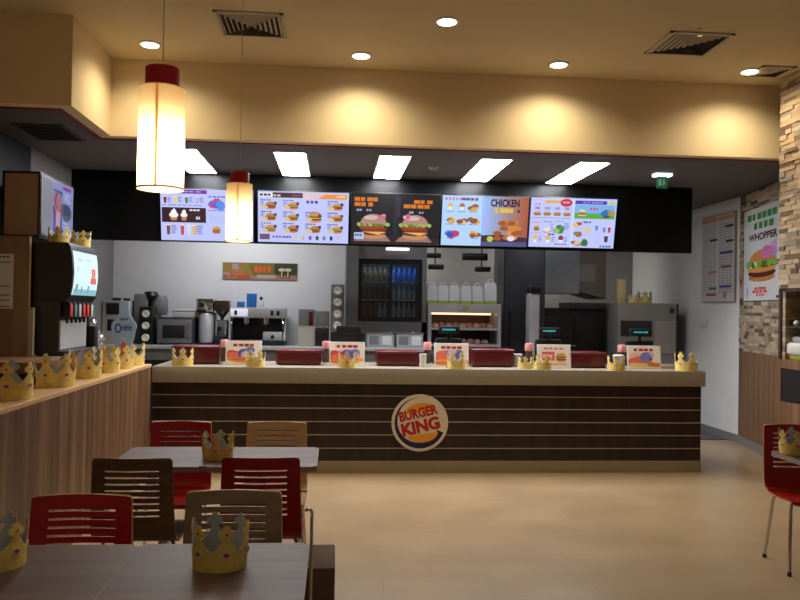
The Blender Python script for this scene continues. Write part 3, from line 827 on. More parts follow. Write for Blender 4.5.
# ================================================================== PAPER CROWNS
def crown_height(th, n):
    f = (th * n / (2 * PI)) % 1.0
    d = abs(f - .5) * 2            # 0 at a point, 1 in a valley
    return .064 + .038 * (.5 + .5 * math.cos(PI * d)) ** 1.0
def make_crown():
    bm = bmesh.new(); N = 120; n = 6; r0 = .083
    cols = []
    for i in range(N):
        th = 2 * PI * i / N; h = crown_height(th, n)
        cols.append([bm.verts.new((r0 * (1 + .06 * z / .1) * math.cos(th), r0 * (1 + .06 * z / .1) * math.sin(th), z)) for z in (0, .01, .012, h)])
    for i in range(N):
        a, b = cols[i], cols[(i + 1) % N]
        for k in range(3): bm.faces.new((a[k], b[k], b[k + 1], a[k + 1]))
    # four-leaf heads on the points
    for k in range(n):
        tc = 2 * PI * (k + .5) / n; zc = .117
        for (du, dz) in ((0, .016), (.0145, .0), (-.0145, 0), (0, -.010), (0, 0)):
            ctr = []
            for j in range(14):
                a = 2 * PI * j / 14
                u = du +   .0122 * math.cos(a); z = zc + dz + .0122 * math.sin(a)
                R = r0 * 1.065 + .0003 * (1 if du else 0) + (.0006 if dz > 0 else 0) + (.0012 if (du == 0 and dz == 0) else 0)
                th = tc + u / R
                ctr.append(bm.verts.new((R * math.cos(th), R * math.sin(th), z)))
            bm.faces.new(ctr)
    for f in bm.faces:
        c = f.calc_center_median(); f.normal_update()
        if f.normal.dot(Vector((c.x, c.y, 0))) < 0: f.normal_flip()
    return bm
crown_proto = None
def crown(lab, loc, s=1.0, rz=0.0, tilt=0.0, sq=1.0, group='paper crowns'):
    global crown_proto
    if crown_proto is None:
        t = thing('paper_crown', lab, 'crown', loc, rz, group)
        bm = make_crown(); me = bpy.data.meshes.new('band'); bm.to_mesh(me); bm.free()
        o = bpy.data.objects.new('band', me); C.objects.link(o); o.parent = t
        me.materials.append(gold_pap); me.materials.append(grey_pap)
        md = o.modifiers.new('thickness', 'SOLIDIFY'); md.thickness = .0016; md.offset = -1; md.material_offset = 1
        for k in range(6):
            tc = 2 * PI * (k + .5) / 6
            e = MB(); R = .0895
            for (rr, off) in ((.013, .0),):
                pts = []
                for j in range(16):
                    a = 2 * PI * j / 16; u = rr * math.cos(a); z = .055 + rr * .8 * math.sin(a); th = tc + u / R
                    pts.append(e.bm.verts.new(((R) * math.cos(th), R * math.sin(th), z)))
                e.bm.faces.new(pts)
            r = bmesh.ops.extrude_face_region(e.bm, geom=list(e.bm.faces))
            for v in [g for g in r['geom'] if isinstance(g, bmesh.types.BMVert)]: v.co *= .975; 
            e.build('round_badge', MATS['badge_white'], o)
            c2 = MB(); pts = []
            for j in range(14):
                a = 2 * PI * j / 14; u = .0095 * math.cos(a); z = .0555 + .006 * math.sin(a); th = tc + u / .0905
                pts.append(c2.bm.verts.new((.0905 * math.cos(th), .0905 * math.sin(th), z)))
            c2.bm.faces.new(pts); c2.build('badge_mark', MATS['badge_red'], o)
            c3 = MB(); pts = []
            for j in range(12):
                a = 2 * PI * j / 12; u = .0038 * math.cos(a); z = .118 + .0038 * math.sin(a); th = tc + u / .0915
                pts.append(c3.bm.verts.new((.0915 * math.cos(th), .0915 * math.sin(th), z)))
            c3.bm.faces.new(pts); c3.build('flower_centre', MATS['badge_dark'], o)
        crown_proto = t
    else:
        t = copy_tree(crown_proto); t.location = loc; t['label'] = lab; t['group'] = group
    t.rotation_euler = (0, tilt, rz); t.scale = (s, s * sq, s)
    return t
mat('badge_white', (225, 215, 200), .6); mat('badge_red', (190, 40, 60), .6); mat('badge_dark', (110, 70, 60), .6)
rad = math.radians
crown('gold paper crown on the near table, right of the table seam', (-.345, 2.475, .75), 1.0, rad(-40))
crown('gold paper crown on the near left table, cut by the left photo edge', (-1.03, 2.50, .75), 1.0, rad(60))
crown('gold paper crown on the far table between the two back chairs', (-.61, 4.22, .75), .96, rad(0))
crown('gold paper crown on the table at the right photo edge', (2.715, 4.36, .75), .98, rad(40))
WY = [(4.52, 'gold paper crown on the partition, nearest the viewer'), (5.25, 'second gold paper crown along the partition top'), (5.86, 'third gold paper crown along the partition top'),
      (6.36, 'fourth gold paper crown along the partition top, before the blue bottle sign'), (6.75, 'fifth gold paper crown along the partition top, in front of the blue bottle sign'), (7.14, 'gold paper crown at the counter end of the partition')]
for i, (y, l) in enumerate(WY): crown(l, (-1.815, y, 1.0235), 1.46 - .02 * i, rad(15 + 37 * i), 0, .92, 'paper crowns along the partition')
CX = [(-1.42, 7.45, 'gold paper crown on the counter in front of the leftmost red bin'), (-.74, 7.42, 'gold paper crown on the counter before the leftmost promotion card'), (.125, 7.42, 'gold paper crown on the counter before the second promotion card'),
      (1.185, 7.42, 'gold paper crown on the counter before the middle promotion card'), (1.88, 7.5, 'small gold paper crown beside the pink-lidded bottle left of the fourth card'), (2.03, 7.42, 'gold paper crown on the counter before the fourth promotion card'),
      (2.77, 7.42, 'gold paper crown on the counter under the white cup'), (3.5, 7.45, 'gold paper crown at the right end of the counter')]
for i, (x, y, l) in enumerate(CX): crown(l, (x, y, 1.0005), (1.15, 1.05, .98, 1.05, .8, 1.0, .98, 1.25)[i], rad(25 * i + 10), 0, 1, 'paper crowns on the counter')
crown('gold paper crown on top of the drinks dispenser, nearer the wall screen', (-2.24, 6.48, 2.051), .92, rad(10), 0, 1, 'paper crowns on the drinks dispenser')
crown('gold paper crown on top of the drinks dispenser, over the lit screen', (-2.18, 6.83, 2.051), .96, rad(33), 0, 1, 'paper crowns on the drinks dispenser')

# ================================================================== ON THE COUNTER
def promo(w, h):
    g = G(w, h, (236, 226, 214)); g.words(w * .18, h * .77, w * .66, h * .12, (170, 40, 50), 4)
    g.blob(w * .3, h * .42, w * .4, h * .34, [(226, 110, 90), (240, 190, 170), (200, 60, 60)], 8)
    g.blob(w * .62, h * .5, w * .3, h * .3, [(120, 120, 190), (90, 90, 160), (210, 180, 200)], 6)
    g.blob(w * .55, h * .2, w * .7, h * .16, [(230, 160, 70), (210, 110, 60), (240, 200, 110)], 8)
    return g
def promo_warm(w, h):
    g = G(w, h, (236, 222, 210)); g.words(w * .18, h * .8, w * .66, h * .08, (200, 120, 110), 4)
    g.rect(w * .12, h * .3, w * .4, h * .4, (214, 90, 90)); g.words(w * .15, h * .45, w * .34, h * .12, (240, 210, 200), 3); g.burger(w * .72, h * .25, w * .34, h * .4, extra=(230, 180, 80))
    g.rect(w * .1, h * .1, w * .8, h * .1, (222, 170, 130))
    return g
SX = [(-.868, 'leftmost promotion card in a clear stand on the counter'), (.128, 'promotion card in a clear stand on the counter, second from the left'), (1.156, 'promotion card in a clear stand above the counter emblem, third from the left'),
      (2.19, 'promotion card with a red block in a clear stand, fourth from the left'), (3.115, 'rightmost promotion card in a clear stand on the counter')]
for i, (x, l) in enumerate(SX):
    w, h = .32, .225
    t = thing('promotion_card', l, 'sign', (x, 7.56, 1.0), rad((0, 0, 0, 0, -3)[i]), 'promotion cards on the counter')
    M_ = Matrix.Rotation(rad(-9), 4, 'X')
    MB().box(-w / 2 - .012, -.004, 0.004, w / 2 + .012, .004, h + .014, .002, M=M_).box(-w / 2 - .012, -.004, 0, w / 2 + .012, .045, .006).build('stand', MATS['clear_plastic'] if False else white_pl, t)
    vd = M_ @ Vector((0, 0, 1)); o0 = M_ @ Vector((-w / 2, -.0046, .008))
    (promo_warm if i == 3 else promo)(w, h).build('card', print_m, t, o0, (1, 0, 0), vd)
PK = [(-1.06, 'pink-lidded clear bottle left of the leftmost promotion card'), (-.075, 'pink-lidded clear bottle left of the second promotion card'), (.925, 'pink-lidded clear bottle left of the middle promotion card'),
      (1.955, 'pink-lidded clear bottle left of the fourth promotion card'), (2.915, 'pink-lidded clear bottle left of the rightmost promotion card')]
pk = None
for x, l in PK:
    if pk is None:
        pk = t = thing('straw_bottle', l, 'bottle', (x, 7.655, 1.0), 0, 'pink-lidded bottles on the counter')
        MB().lathe([(.03, 0), (.034, .01), (.034, .15), (.03, .165), (0, .165)], seg=18).build('body', mat('smoky_plastic', (86, 70, 64), .2), t)
        MB().lathe([(.04, .165), (.042, .17), (.042, .225), (.036, .24), (0, .242)], seg=18).build('lid', pinkm, t)
        MB().lathe([(.036, 0), (.036, .03), (0, .03)], seg=18).build('base', white_pl, t)
    else:
        t = copy_tree(pk); t.location = (x, 7.655, 1.0); t['label'] = l
RB = [(-1.335, .45, .178, 'dark red plastic bin leftmost on the counter'), (-.345, .44, .15, 'dark red plastic bin on the counter between the two left promotion cards'), (.634, .43, .15, 'dark red plastic bin on the counter between the second and the middle promotion cards'),
      (1.585, .43, .18, 'dark red plastic bin right of the middle promotion card'), (2.56, .38, .16, 'dark red plastic bin right of the fourth promotion card')]
for x, w, h, l in RB:
    t = thing('tray_bin', l, 'bin', (x, 7.72, 1.0), 0, 'dark red bins on the counter')
    MB().box(-w / 2, -.1, 0.0, w / 2, .2, h - .012, .03, 4).build('body', redpl, t)
    MB().box(-w / 2 - .004, -.104, h - .03, w / 2 + .004, .204, h, .012, 3).build('rim', redpl, t)
REG = [(.14, .30, False, 'black till screen seen from the back, behind the second promotion card'), (1.2, .22, True, 'till with a small cyan customer display behind the middle card'),
       (2.27, .22, True, 'till with a small cyan customer display behind the fourth card'), (3.265, .24, True, 'till with a small cyan customer display behind the rightmost card')]
for x, w, led, l in REG:
    t = thing('till', l, 'till', (x, 8.06, 1.0), 0, 'tills on the counter')
    MB().box(-.17, -.12, 0, .17, .18, .1, .012).build('cash_base', black_pl, t)
    MB().box(-w / 2 - .03, -.02, .1, w / 2 + .03, .06, .27 if led else .33, .02, M=None).build('screen_body', black_pl, t)
    if led:
        MB().cyl((0, .0, .26), (0, 0, .34), .018).build('display_stem', black_pl, t)
        MB().box(-w / 2, -.05, .315, w / 2, .01, .395, .015).build('customer_display', black_pl, t)
        g = G(w - .05, .03, (4, 14, 16)); g.words(.01, .006, w - .08, .018, (50, 190, 190), 7)
        g.build('display_text', dim_screen, t, (-(w - .05) / 2, -.0508, .345), (1, 0, 0), (0, 0, 1))
    else:
        MB().box(-w / 2 + .03, -.03, .3, w / 2 - .01, .0, .385, .012).build('screen_top', black_pl, t)
for i, (x, y, r, h, l) in enumerate([(.872, 7.55, .035, .13, 'small white tub between the middle red bin and the middle card'), (1.86, 7.72, .045, .13, 'white tub right of the red bin beside the middle card'), (2.785, 7.46, .0, 0, '')]):
    if r == 0: continue
    t = thing('tub', l, 'tub', (x, y, 1.0), 0, 'white tubs on the counter')
    MB().lathe([(r * .85, 0), (r, h * .9), (0, h * .9)], seg=20).build('body', white_pl, t)
    MB().lathe([(r * 1.06, h * .9), (r * 1.06, h), (0, h)], seg=20).build('lid', white_pl, t)
t = thing('lidded_cup', 'white paper cup with a lid standing inside the crown by the rightmost card', 'cup', (2.79, 7.42, 1.0))
MB().lathe([(.035, .001), (.048, .13), (0, .13)], seg=24).build('cup', white_pap, t)
MB().lathe([(.052, .13), (.052, .145), (.044, .15), (0, .15)], seg=24).build('lid', white_pl, t)
t = thing('white_tray', 'flat off-white tray lying right of the rightmost promotion card', 'tray', (3.40, 7.76, 1.0))
MB().box(-.13, -.12, 0, .17, .12, .012, .004).build('base', beige_pl, t)
MB().box(-.13, -.12, .012, .17, -.108, .035, .003).box(-.13, .108, .012, .17, .12, .035, .003).build('lip', beige_pl, t)

# ================================================================== BACK COUNTER AND ITS MACHINES
t = thing('back_counter', 'stainless back counter along the white rear wall carrying the machines', 'counter', (-1.4, 9.9, 0))
MB().box(-2.83, 9.58, 1.04, .125, 10.19, 1.085, .004).box(.125, 9.58, 1.04, 1.2, 10.035, 1.085, .004).build('worktop', steel, t, world=True)
MB().box(-2.83, 9.66, .1, 1.2, 10.035, 1.04).build('cabinet_front', inner_dark, t, world=True)
MB().box(-2.83, 9.7, 0, 1.2, 10.03, .1).build('plinth', dark_gr, t, world=True)
MB().box(-2.83, 9.63, .9, 1.2, 9.66, 1.04, .003).build('drawer_rail', dsteel, t, world=True)
ZK = 1.086
t = thing('brewing_machine', 'beige-grey twin brewer with black panels, left end of the back counter', 'brewer', (-2.68, 9.72, ZK))
MB().box(-.15, 0, 0, .17, .36, .53, .012).build('body', beige_pl, t)
MB().box(-.10, -.006, .36, .14, 0, .5, .003).build('upper_panel', black_pl, t)
MB().box(-.085, -.006, .16, .13, 0, .30, .003).build('lower_panel', black_pl, t)
MB().cyl((-.02, .16, .53), (-.02, .16, .565), .05).cyl((.1, .16, .53), (.1, .16, .56), .04).build('filler_caps', black_pl, t)
t = thing('juice_machine', 'tall grey drink machine with a rounded top and dark cap on the back counter', 'drink machine', (-2.3, 9.97, ZK))
MB().box(-.17, -.1, 0, .1, .2, .36, .02).build('body', grey_pl, t)
MB().lathe([(.10, .36), (.115, .4), (.11, .55), (.09, .6), (0, .61)], c=(.085, .03, 0), seg=28).build('tank', grey_pl, t)
MB().box(-.19, -.12, .2, -.02, .1, .62, .02).build('column', grey_pl, t)
MB().lathe([(.09, .56), (.10, .6), (.07, .65), (0, .655)], c=(.0, -.03, 0), seg=24).build('dark_cap', black_pl, t)
def cup_rack(lab, x, y, h, n, m, cm, gap):
    t = thing('cup_dispenser', lab, 'cup dispenser', (x, y, ZK), 0, 'cup dispensers on the back counter')
    MB().box(-.085, -.0, 0, .085, .2, h, .012).build('housing', m, t)
    for k in range(n):
        z = h - .085 - k * gap
        r = MB().lathe([(.055, 0), (.058, .008), (.05, .012), (.05, 0)], seg=24, cap=False)
        r.bm.transform(Matrix.Translation((0, -.001, z)) @ Matrix.Rotation(PI / 2, 4, 'X')); r.build('ring', black_pl if m is black_pl else steel, t)
        c_ = MB().lathe([(.046, -.02), (.042, .03), (.036, .032), (0, .02)], seg=24)
        c_.bm.transform(Matrix.Translation((0, -.004, z)) @ Matrix.Rotation(PI / 2, 4, 'X')); c_.build('cup_stack', cm, t)
    return t
cup_rack('black cup dispenser with three white cup bottoms, left of the microwave', -2.285, 9.64, .46, 3, black_pl, white_pap, .145)
cup_rack('tall steel cup dispenser with four white cup bottoms by the steel column', .035, 9.75, .78, 4, dsteel, white_pap, .145)
t = thing('microwave', 'steel microwave oven with a dark window on the back counter', 'microwave', (-1.945, 9.7, ZK))
MB().box(-.225, 0, .012, .225, .38, .335, .01).build('body', dark_gr, t)
d = MB().box(-.215, -.014, .022, .2, 0, .31, .006).build('door', dsteel, t)
MB().box(-.15, -.017, .08, .115, -.013, .24, .004).build('window', inner_dark, d)
MB().tube([(.165, -.014, .06), (.165, -.04, .07), (.165, -.04, .26), (.165, -.014, .27)], .008).build('handle', chrome, d)
for sx in (-.18, .18): MB().cyl((sx, .05, 0), (sx, .05, .014), .015, seg=12).cyl((sx, .33, 0), (sx, .33, .014), .015, seg=12).build('feet', rubber, t)
t = thing('white_box', 'low white box lying on top of the microwave', 'box', (-1.85, 9.86, ZK + .335))
MB().box(-.14, -.1, 0, .13, .1, .09, .006).build('box', MATS['white_wall_paint'], t); MB().box(-.145, -.105, .075, .135, .105, .1, .006).build('lid', MATS['white_wall_paint'], t)
t = thing('coffee_brewer', 'tall steel filter coffee brewer right of the microwave', 'coffee machine', (-1.605, 9.72, ZK))
MB().box(-.1, 0, .4, .108, .34, .57, .008).build('head', chrome, t)
MB().box(-.1, .16, 0, .11, .34, .4, .005).build('back_column', dsteel, t)
MB().lathe([(.085, .03), (.09, .06), (.09, .36), (.07, .39), (0, .39)], c=(.02, .07, 0), seg=24).build('urn', steel, t)
MB().box(-.1, -.03, 0, .108, .34, .03, .004).build('drip_base', black_pl, t)
t = thing('coffee_grinder', 'black coffee grinder with a dark hopper, left of the espresso machine', 'coffee grinder', (-1.4, 9.74, ZK))
MB().box(-.085, .0, .42, .09, .2, .55, .008).lathe([(.085, .42), (.02, .33), (.02, .3), (0, .3)], c=(0, .1, 0), seg=20).build('hopper', mat('smoked_hopper', (60, 54, 44), .25), t)
MB().box(-.07, .03, .09, .07, .22, .31, .02).build('body', dsteel, t)
MB().box(-.09, -.03, 0, .09, .24, .09, .03).build('base', black_pl, t)
MB().cyl((-.02, -.0, .2), (-.02, .06, .2), .03).build('doser', black_pl, t)
for sx in (-.055, .055): MB().tube([(sx, .0, .13), (sx, .0, .29)], .012).build('fork', chrome, t)
t = thing('espresso_machine', 'wide steel espresso machine with a bright top panel on the back counter', 'espresso machine', (-.955, 9.72, ZK))
MB().box(-.345, 0, .34, .345, .42, .47, .015).build('head', steel, t)
MB().box(-.32, .2, .05, .32, .42, .34, .01).build('back_panel', black_pl, t)
MB().box(-.345, .0, .0, .345, .42, .07, .01).build('drip_tray', black_pl, t)
for sx in (-1, 1): MB().prism([(.0, .06), (.0, .12), (.12, .34), (.42, .34), (.42, .06)], 'x', sx * .335 - .008, sx * .335 + .008).build('side_panel', steel, t)
for x in (-.14, .1):
    gp = MB().cyl((x, .1, .27), (x, .1, .34), .04).build('brew_group', chrome, t)
    MB().tube([(x, .1, .27), (x, .0, .262), (x, -.1, .255)], .012).build('portafilter', black_pl, gp)
MB().box(.07, .02, .05, .31, .2, .17, .01).build('service_box', steel, t)
MB().cyl((.19, .02, .11), (.19, .0, .11), .025).build('service_knob', black_pl, t)
MB().box(-.33, -.006, .36, -.12, .002, .455, .004).build('lit_panel', mat('bright_panel', (240, 240, 240), .3, emit=(225, 232, 255), estr=.45), t)
for x in (-.265, .18, .255): MB().box(x - .018, -.012, .375, x + .018, -.004, .435, .004).build('switch', black_pl, t)
MB().tube([(-.31, .05, .34), (-.32, .0, .25), (-.32, .0, .12)], .007).build('steam_wand', chrome, t)
MB().tube([(.3, .05, .34), (.315, .0, .28), (.315, .0, .2)], .007).build('steam_wand', chrome, t)
ZE = ZK + .471
tag(MB().box(-.06, -.04, 0, .06, .04, .175, .003).build('carton', bluem, loc=(-1.045, 9.9, ZE)), 'tall bright blue carton on top of the espresso machine', 'carton')
tag(MB().box(-.045, -.04, 0, .045, .04, .07, .003).build('carton', bluem, loc=(-1.18, 9.9, ZE)), 'small blue carton on top of the espresso machine, left of the tall one', 'carton')
t = thing('syrup_bottle', 'pale syrup bottle with a black cap on the espresso machine', 'bottle', (-.925, 9.86, ZE))
MB().lathe([(.034, 0), (.036, .01), (.036, .07), (.015, .1), (0, .1)], seg=18).build('body', bagwhite, t); MB().lathe([(.018, .095), (.018, .135), (0, .14)], seg=14).build('cap', black_pl, t)
t = thing('cup_tower', 'beige and steel appliance left of the black cup-lid holder on the back counter', 'appliance', (-.35, 9.76, ZK))
MB().box(-.1, 0, 0, .1, .2, .24, .01).build('lower_body', beige_pl, t); MB().box(-.1, .01, .25, .1, .2, .46, .006).build('upper_body', grey_pl, t); MB().box(.03, -.004, .25, .08, .01, .43, .004).build('red_strip', MATS['dark_red_plastic'], t); MB().box(-.105, -.004, .235, .105, .2, .252, .002).build('band', steel, t)
t = thing('lid_holder', 'dark lid holder with a steel top next to the tall cup dispenser', 'holder', (-.15, 9.76, ZK))
MB().box(-.09, 0, 0, .085, .22, .23, .01).build('lower_body', black_pl, t); MB().box(-.09, .02, .24, .085, .22, .44, .01).build('upper_body', grey_pl, t); MB().box(-.09, -.006, .225, .085, .22, .242, .003).build('shelf', chrome, t)
for x, l in ((.58, 'clear plastic food box on the back counter under the fridge, left one'), (.95, 'clear plastic food box on the back counter under the fridge, right one')):
    t = thing('food_box', l, 'box', (x, 9.8, ZK), 0, 'clear food boxes')
    MB().box(-.17, -.1, 0, .17, .12, .165, .02).build('tub', mat('milky_plastic', (176, 180, 178), .3), t); MB().box(-.18, -.11, .165, .18, .13, .185, .006).build('lid', clearish, t)
    for q in (-.08, .08): MB().box(q - .06, -.105, .03, q + .06, -.098, .14, .004).build('label_panel', white_pl if q > 0 else grey_pl, t)
# wall picture
t = thing('wall_banner', 'wide orange and green picture strip on the white rear wall', 'poster', (-1.455, 10.19, 1.923))
MB().box(0, -.006, 0, .957, .008, .216).build('backing', dark_gr, t)
g = G(.957, .216, (112, 108, 40)); g.poly([(0, 0), (.4, 0), (.33, .216), (0, .216)], (150, 120, 50)); g.rect(0, 0, .957, .05, (170, 130, 100)); g.rect(.66, .07, .297, .146, (60, 62, 36))
g.ell(.17, .05, .1, .06, (190, 104, 50)); g.ell(.19, .1, .07, .05, (176, 120, 70)); g.rect(.12, .13, .08, .07, (170, 150, 160)); g.ell(.27, .03, .09, .03, (190, 80, 40)); g.blob(.06, .05, .1, .06, [(200, 130, 120), (160, 110, 90)], 5)
g.words(.4, .095, .23, .08, (216, 96, 30), 4); g.rect(.44, .02, .24, .04, (190, 170, 150))
for u in (.76, .84): g.cup(u, .02, .06, .1, (60, 34, 28)); g.ell(u, .13, .045, .022, (210, 200, 170)); g.rect(u - .012, .03, .02, .07, (200, 180, 150))
g.build('print', print_m, t, (0, -.0065, 0), (1, 0, 0), (0, 0, 1))

# ---- glass door fridge in a steel surround
t = thing('drinks_fridge', 'black two-door glass drinks fridge set in a steel surround', 'fridge', (.74, 10.25, 0))
fr = MB(); fr.box(.14, 10.05, 0, .3, 10.4, ZS).box(.3, 10.1, 2.22, 1.2, 10.4, ZS).box(1.14, 10.1, 1.09, 1.2, 10.4, 2.22).box(.3, 10.1, 1.09, 1.2, 10.4, 1.40)
fr.build('steel_surround', dsteel, t, world=True)
MB().box(.135, 10.04, 1.086, .145, 10.4, ZS - .001).build('edge_strip', steel, t, world=True)
MB().box(.3, 10.12, 1.4, 1.14, 10.16, 1.46).box(.3, 10.12, 2.15, 1.14, 10.16, 2.22).box(.3, 10.12, 1.46, .345, 10.16, 2.15).box(1.095, 10.12, 1.46, 1.14, 10.16, 2.15).box(.705, 10.12, 1.46, .74, 10.16, 2.15).build('door_frame', black_pl, t, world=True)
MB().box(.3, 10.68, 1.4, 1.14, 10.7, 2.22).box(.3, 10.16, 1.4, 1.14, 10.7, 1.42).box(.3, 10.16, 2.2, 1.14, 10.7, 2.22).box(.3, 10.16, 1.4, .31, 10.7, 2.2).box(1.13, 10.16, 1.4, 1.14, 10.7, 2.2).build('cabinet', mat('fridge_inside', (70, 76, 80), .5), t, world=True)
for (a, b) in ((.345, .705), (.74, 1.095)):
    MB().box(a, 10.135, 1.46, b, 10.139, 2.15).build('glass_door', glass, t, world=True)
for z in (1.455, 1.69, 1.92): MB().box(.315, 10.2, z - .008, 1.125, 10.6, z).build('shelf', steel, t, world=True)
MB().box(.36, 10.22, 2.178, .7, 10.26, 2.198).build('light_strip', mat('fridge_tube', (255, 255, 255), .5, emit=(215, 235, 255), estr=14), t, world=True)
MB().box(.75, 10.22, 2.178, 1.09, 10.26, 2.198).build('light_strip', mat('fridge_tube_blue', (255, 255, 255), .5, emit=(110, 175, 255), estr=16), t, world=True)
MB().box(.46, 10.07, 2.235, .9, 10.1, 2.28, .004).build('fascia_lamp', mat('fascia_tube', (255, 255, 255), .5, emit=(240, 240, 245), estr=1.0), t, world=True) if False else None
bp_ = {}
for r, z in enumerate((1.456, 1.691, 1.921)):
    for c in range(10):
        x = (.385 + c * .07) if c < 5 else (.78 + (c - 5) * .07)
        m = (bottle_r if c < 3 else bottle_m) if r == 0 and c < 5 else (bottle_o if (r == 1 or r == 2) and c < 5 else (bottle_b if c >= 5 and r == 2 else bottle_m))
        rowname = ('bottom', 'middle', 'top')[r]; door = 'left' if c < 5 else 'right'
        nth = ('first', 'second', 'third', 'fourth', 'fifth')[c % 5]
        l = f'{nth} drink bottle from the left on the {rowname} fridge shelf behind the {door} glass door'
        if m.name not in bp_:
            o = MB().lathe([(.026, 0), (.029, .008), (.029, .11), (.024, .135), (.012, .165), (.012, .178), (.015, .178), (.015, .195), (0, .195)], seg=14).build('drink_bottle', m, loc=(x, 10.3, z)); bp_[m.name] = o
        else:
            o = bp_[m.name].copy(); C.objects.link(o); o.location = (x, 10.3, z)
        tag(o, l, 'bottle', f'bottles on the {rowname} fridge shelf')

# ---- heated food chute
CW0, CW1 = 1.24, 2.19
t = thing('food_warmer', 'steel heated food warmer with two shelves of wrapped burgers, beside the fridge', 'food warmer', (1.7, 10.2, 0))
MB().box(CW0 - .02, 10.06, .0, CW0 + .025, 10.66, 1.655).build('side_panel', steel, t, world=True)
MB().box(CW1 - .045, 10.06, 0, CW1, 10.66, 1.655).build('side_panel', steel, t, world=True)
MB().box(CW0 + .025, 10.07, 1.53, CW1 - .045, 10.66, 1.655).build('header', steel, t, world=True)
MB().box(CW0 + .025, 10.07, .1, CW1 - .045, 10.64, 1.06).build('base_cabinet', dsteel, t, world=True)
for z in (1.335, 1.12): MB().box(CW0 + .025, 10.05, z - .03, CW1 - .045, 10.62, z).build('shelf', steel, t, world=True)
MB().box(CW0 + .025, 10.62, 1.06, CW1 - .045, 10.64, 1.53).build('back_panel', mat('warmer_back', (70, 58, 54), .5), t, world=True)
MB().box(1.67, 10.066, 1.57, 1.74, 10.071, 1.61).build('yellow_badge', bagband, t, world=True)
MB().box(1.3, 10.3, 1.505, 2.1, 10.36, 1.529).build('heat_lamp', mat('heat_lamp_glow', (255, 180, 120), .5, emit=(255, 190, 150), estr=2.5), t, world=True)
bw = None
for r, (z, n) in enumerate(((1.336, 9), (1.121, 5))):
    for i in range(n):
        x = (1.33 + i * .092) if r == 0 else (1.62 + i * .095)
        if bw is None:
            m = MB(); m.lathe([(.03, 0), (.044, .012), (.046, .035), (.036, .055), (.015, .062), (0, .06)], seg=12)
            bw = o = m.build('wrapped_burger', burger_wrap, loc=(x, 10.2, z))
        else:
            o = bw.copy(); C.objects.link(o); o.location = (x, 10.2 + .02 * (i % 2), z)
        o.rotation_euler.z = i * 1.1
        tag(o, f"{('first', 'second', 'third', 'fourth', 'fifth', 'sixth', 'seventh', 'eighth', 'ninth')[i]} wrapped burger from the left on the {('upper', 'lower')[r]} shelf of the food warmer", 'burger', f"wrapped burgers on the {('upper', 'lower')[r]} warmer shelf")
bg = None
for i, x in enumerate((1.28, 1.43, 1.58, 1.735, 1.89, 2.07)):
    l = ('white take-away carton at the fridge end of the row on the food warmer', 'second white take-away carton from the fridge on the food warmer', 'third white take-away carton from the fridge on the food warmer', 'fourth white take-away carton from the fridge on the food warmer', 'fifth white take-away carton from the fridge on the food warmer', 'larger white take-away carton at the right end of the row on the food warmer')[i]
    if bg is None:
        bg = t = thing('takeaway_carton', l, 'carton', (x, 10.2, 1.656), 0, 'white take-away cartons on the food warmer')
        MB().prism([(-.068, .03), (.068, .03), (.062, .21), (.05, .235), (-.05, .235), (-.062, .21)], 'y', -.05, .05).build('body', bagwhite, t)
        MB().box(-.07, -.052, 0, .07, .052, .035, .002).build('green_band', bagband, t)
        MB().tube([(-.03, 0, .23), (-.03, 0, .26), (-.015, 0, .272), (.015, 0, .272), (.03, 0, .26), (.03, 0, .23)], .005, 6).build('handle', bagwhite, t)
    else:
        t = copy_tree(bg); t.location = (x, 10.2, 1.656); t['label'] = l
        if i == 5: t.scale = (1.1, 1, 1.2)

# ================================================================== KITCHEN BEHIND
t = thing('tall_cabinet', 'tall dark steel cabinet standing between the food warmer and the hood', 'cabinet', (2.47, 10.5, 0))
MB().box(2.27, 10.3, 0, 2.84, 10.95, 2.75).build('body', dark_gr, t, world=True)
MB().box(2.29, 10.285, .12, 2.82, 10.3, 2.7, .004).build('door', dark_gr, t, world=True)
MB().tube([(2.35, 10.285, 1.1), (2.35, 10.25, 1.13), (2.35, 10.25, 1.55), (2.35, 10.285, 1.58)], .012).build('handle', black_pl, t, world=True)
t = thing('steel_post', 'bright steel upright panel right of the tall dark cabinet', 'panel', (2.66, 9.95, 0))
MB().box(2.53, 9.9, .0, 2.66, 10.1, 1.80, .004).build('panel', steel, t, world=True)
MB().box(2.53, 9.88, 1.80, 2.68, 10.1, 1.9, .02).build('black_head', black_pl, t, world=True)
t = thing('extractor_hood', 'pale steel extractor hood over the black cooking line', 'hood', (3.2, 11.0, 1.8))
MB().prism([(2.9, 1.83), (3.46, 1.83), (3.46, 2.96), (2.9, 2.96)], 'y', 10.75, 11.6).build('canopy', mat('hood_steel', (150, 158, 166), .35, .6, noise=.15, nscale=3), t, world=True)
MB().prism([(3.46, 1.86), (3.86, 1.76), (3.86, 2.96), (3.46, 2.96)], 'y', 10.78, 11.6).build('side_wing', mat('hood_wing', (118, 110, 100), .5, .3), t, world=True)
for k in range(5): MB().box(2.86, 10.78, 1.86 + k * .06, 2.9, 11.3, 1.88 + k * .06).build('vent_louvre', dsteel, t, world=True)
MB().box(3.46, 10.77, 2.0, 3.7, 10.78, 2.25).build('service_panel', grey_pl, t, world=True)
t = thing('cooking_line', 'black broiler line under the steel hood', 'cooker', (3.2, 11.0, 0))
MB().box(2.9, 10.75, 0, 3.84, 11.6, 1.62).build('body', inner_dark, t, world=True)
MB().box(2.93, 10.735, .95, 3.36, 10.75, 1.5, .005).build('left_door', black_pl, t, world=True)
MB().box(3.4, 10.735, .95, 3.82, 10.75, 1.5, .005).build('right_door', black_pl, t, world=True)
MB().box(3.3, 10.7, 1.62, 3.84, 11.2, 1.7).build('hotplate', dark_gr, t, world=True)
MB().box(3.0, 10.66, 1.08, 3.4, 10.735, 1.1).build('ledge', grey_pl, t, world=True)
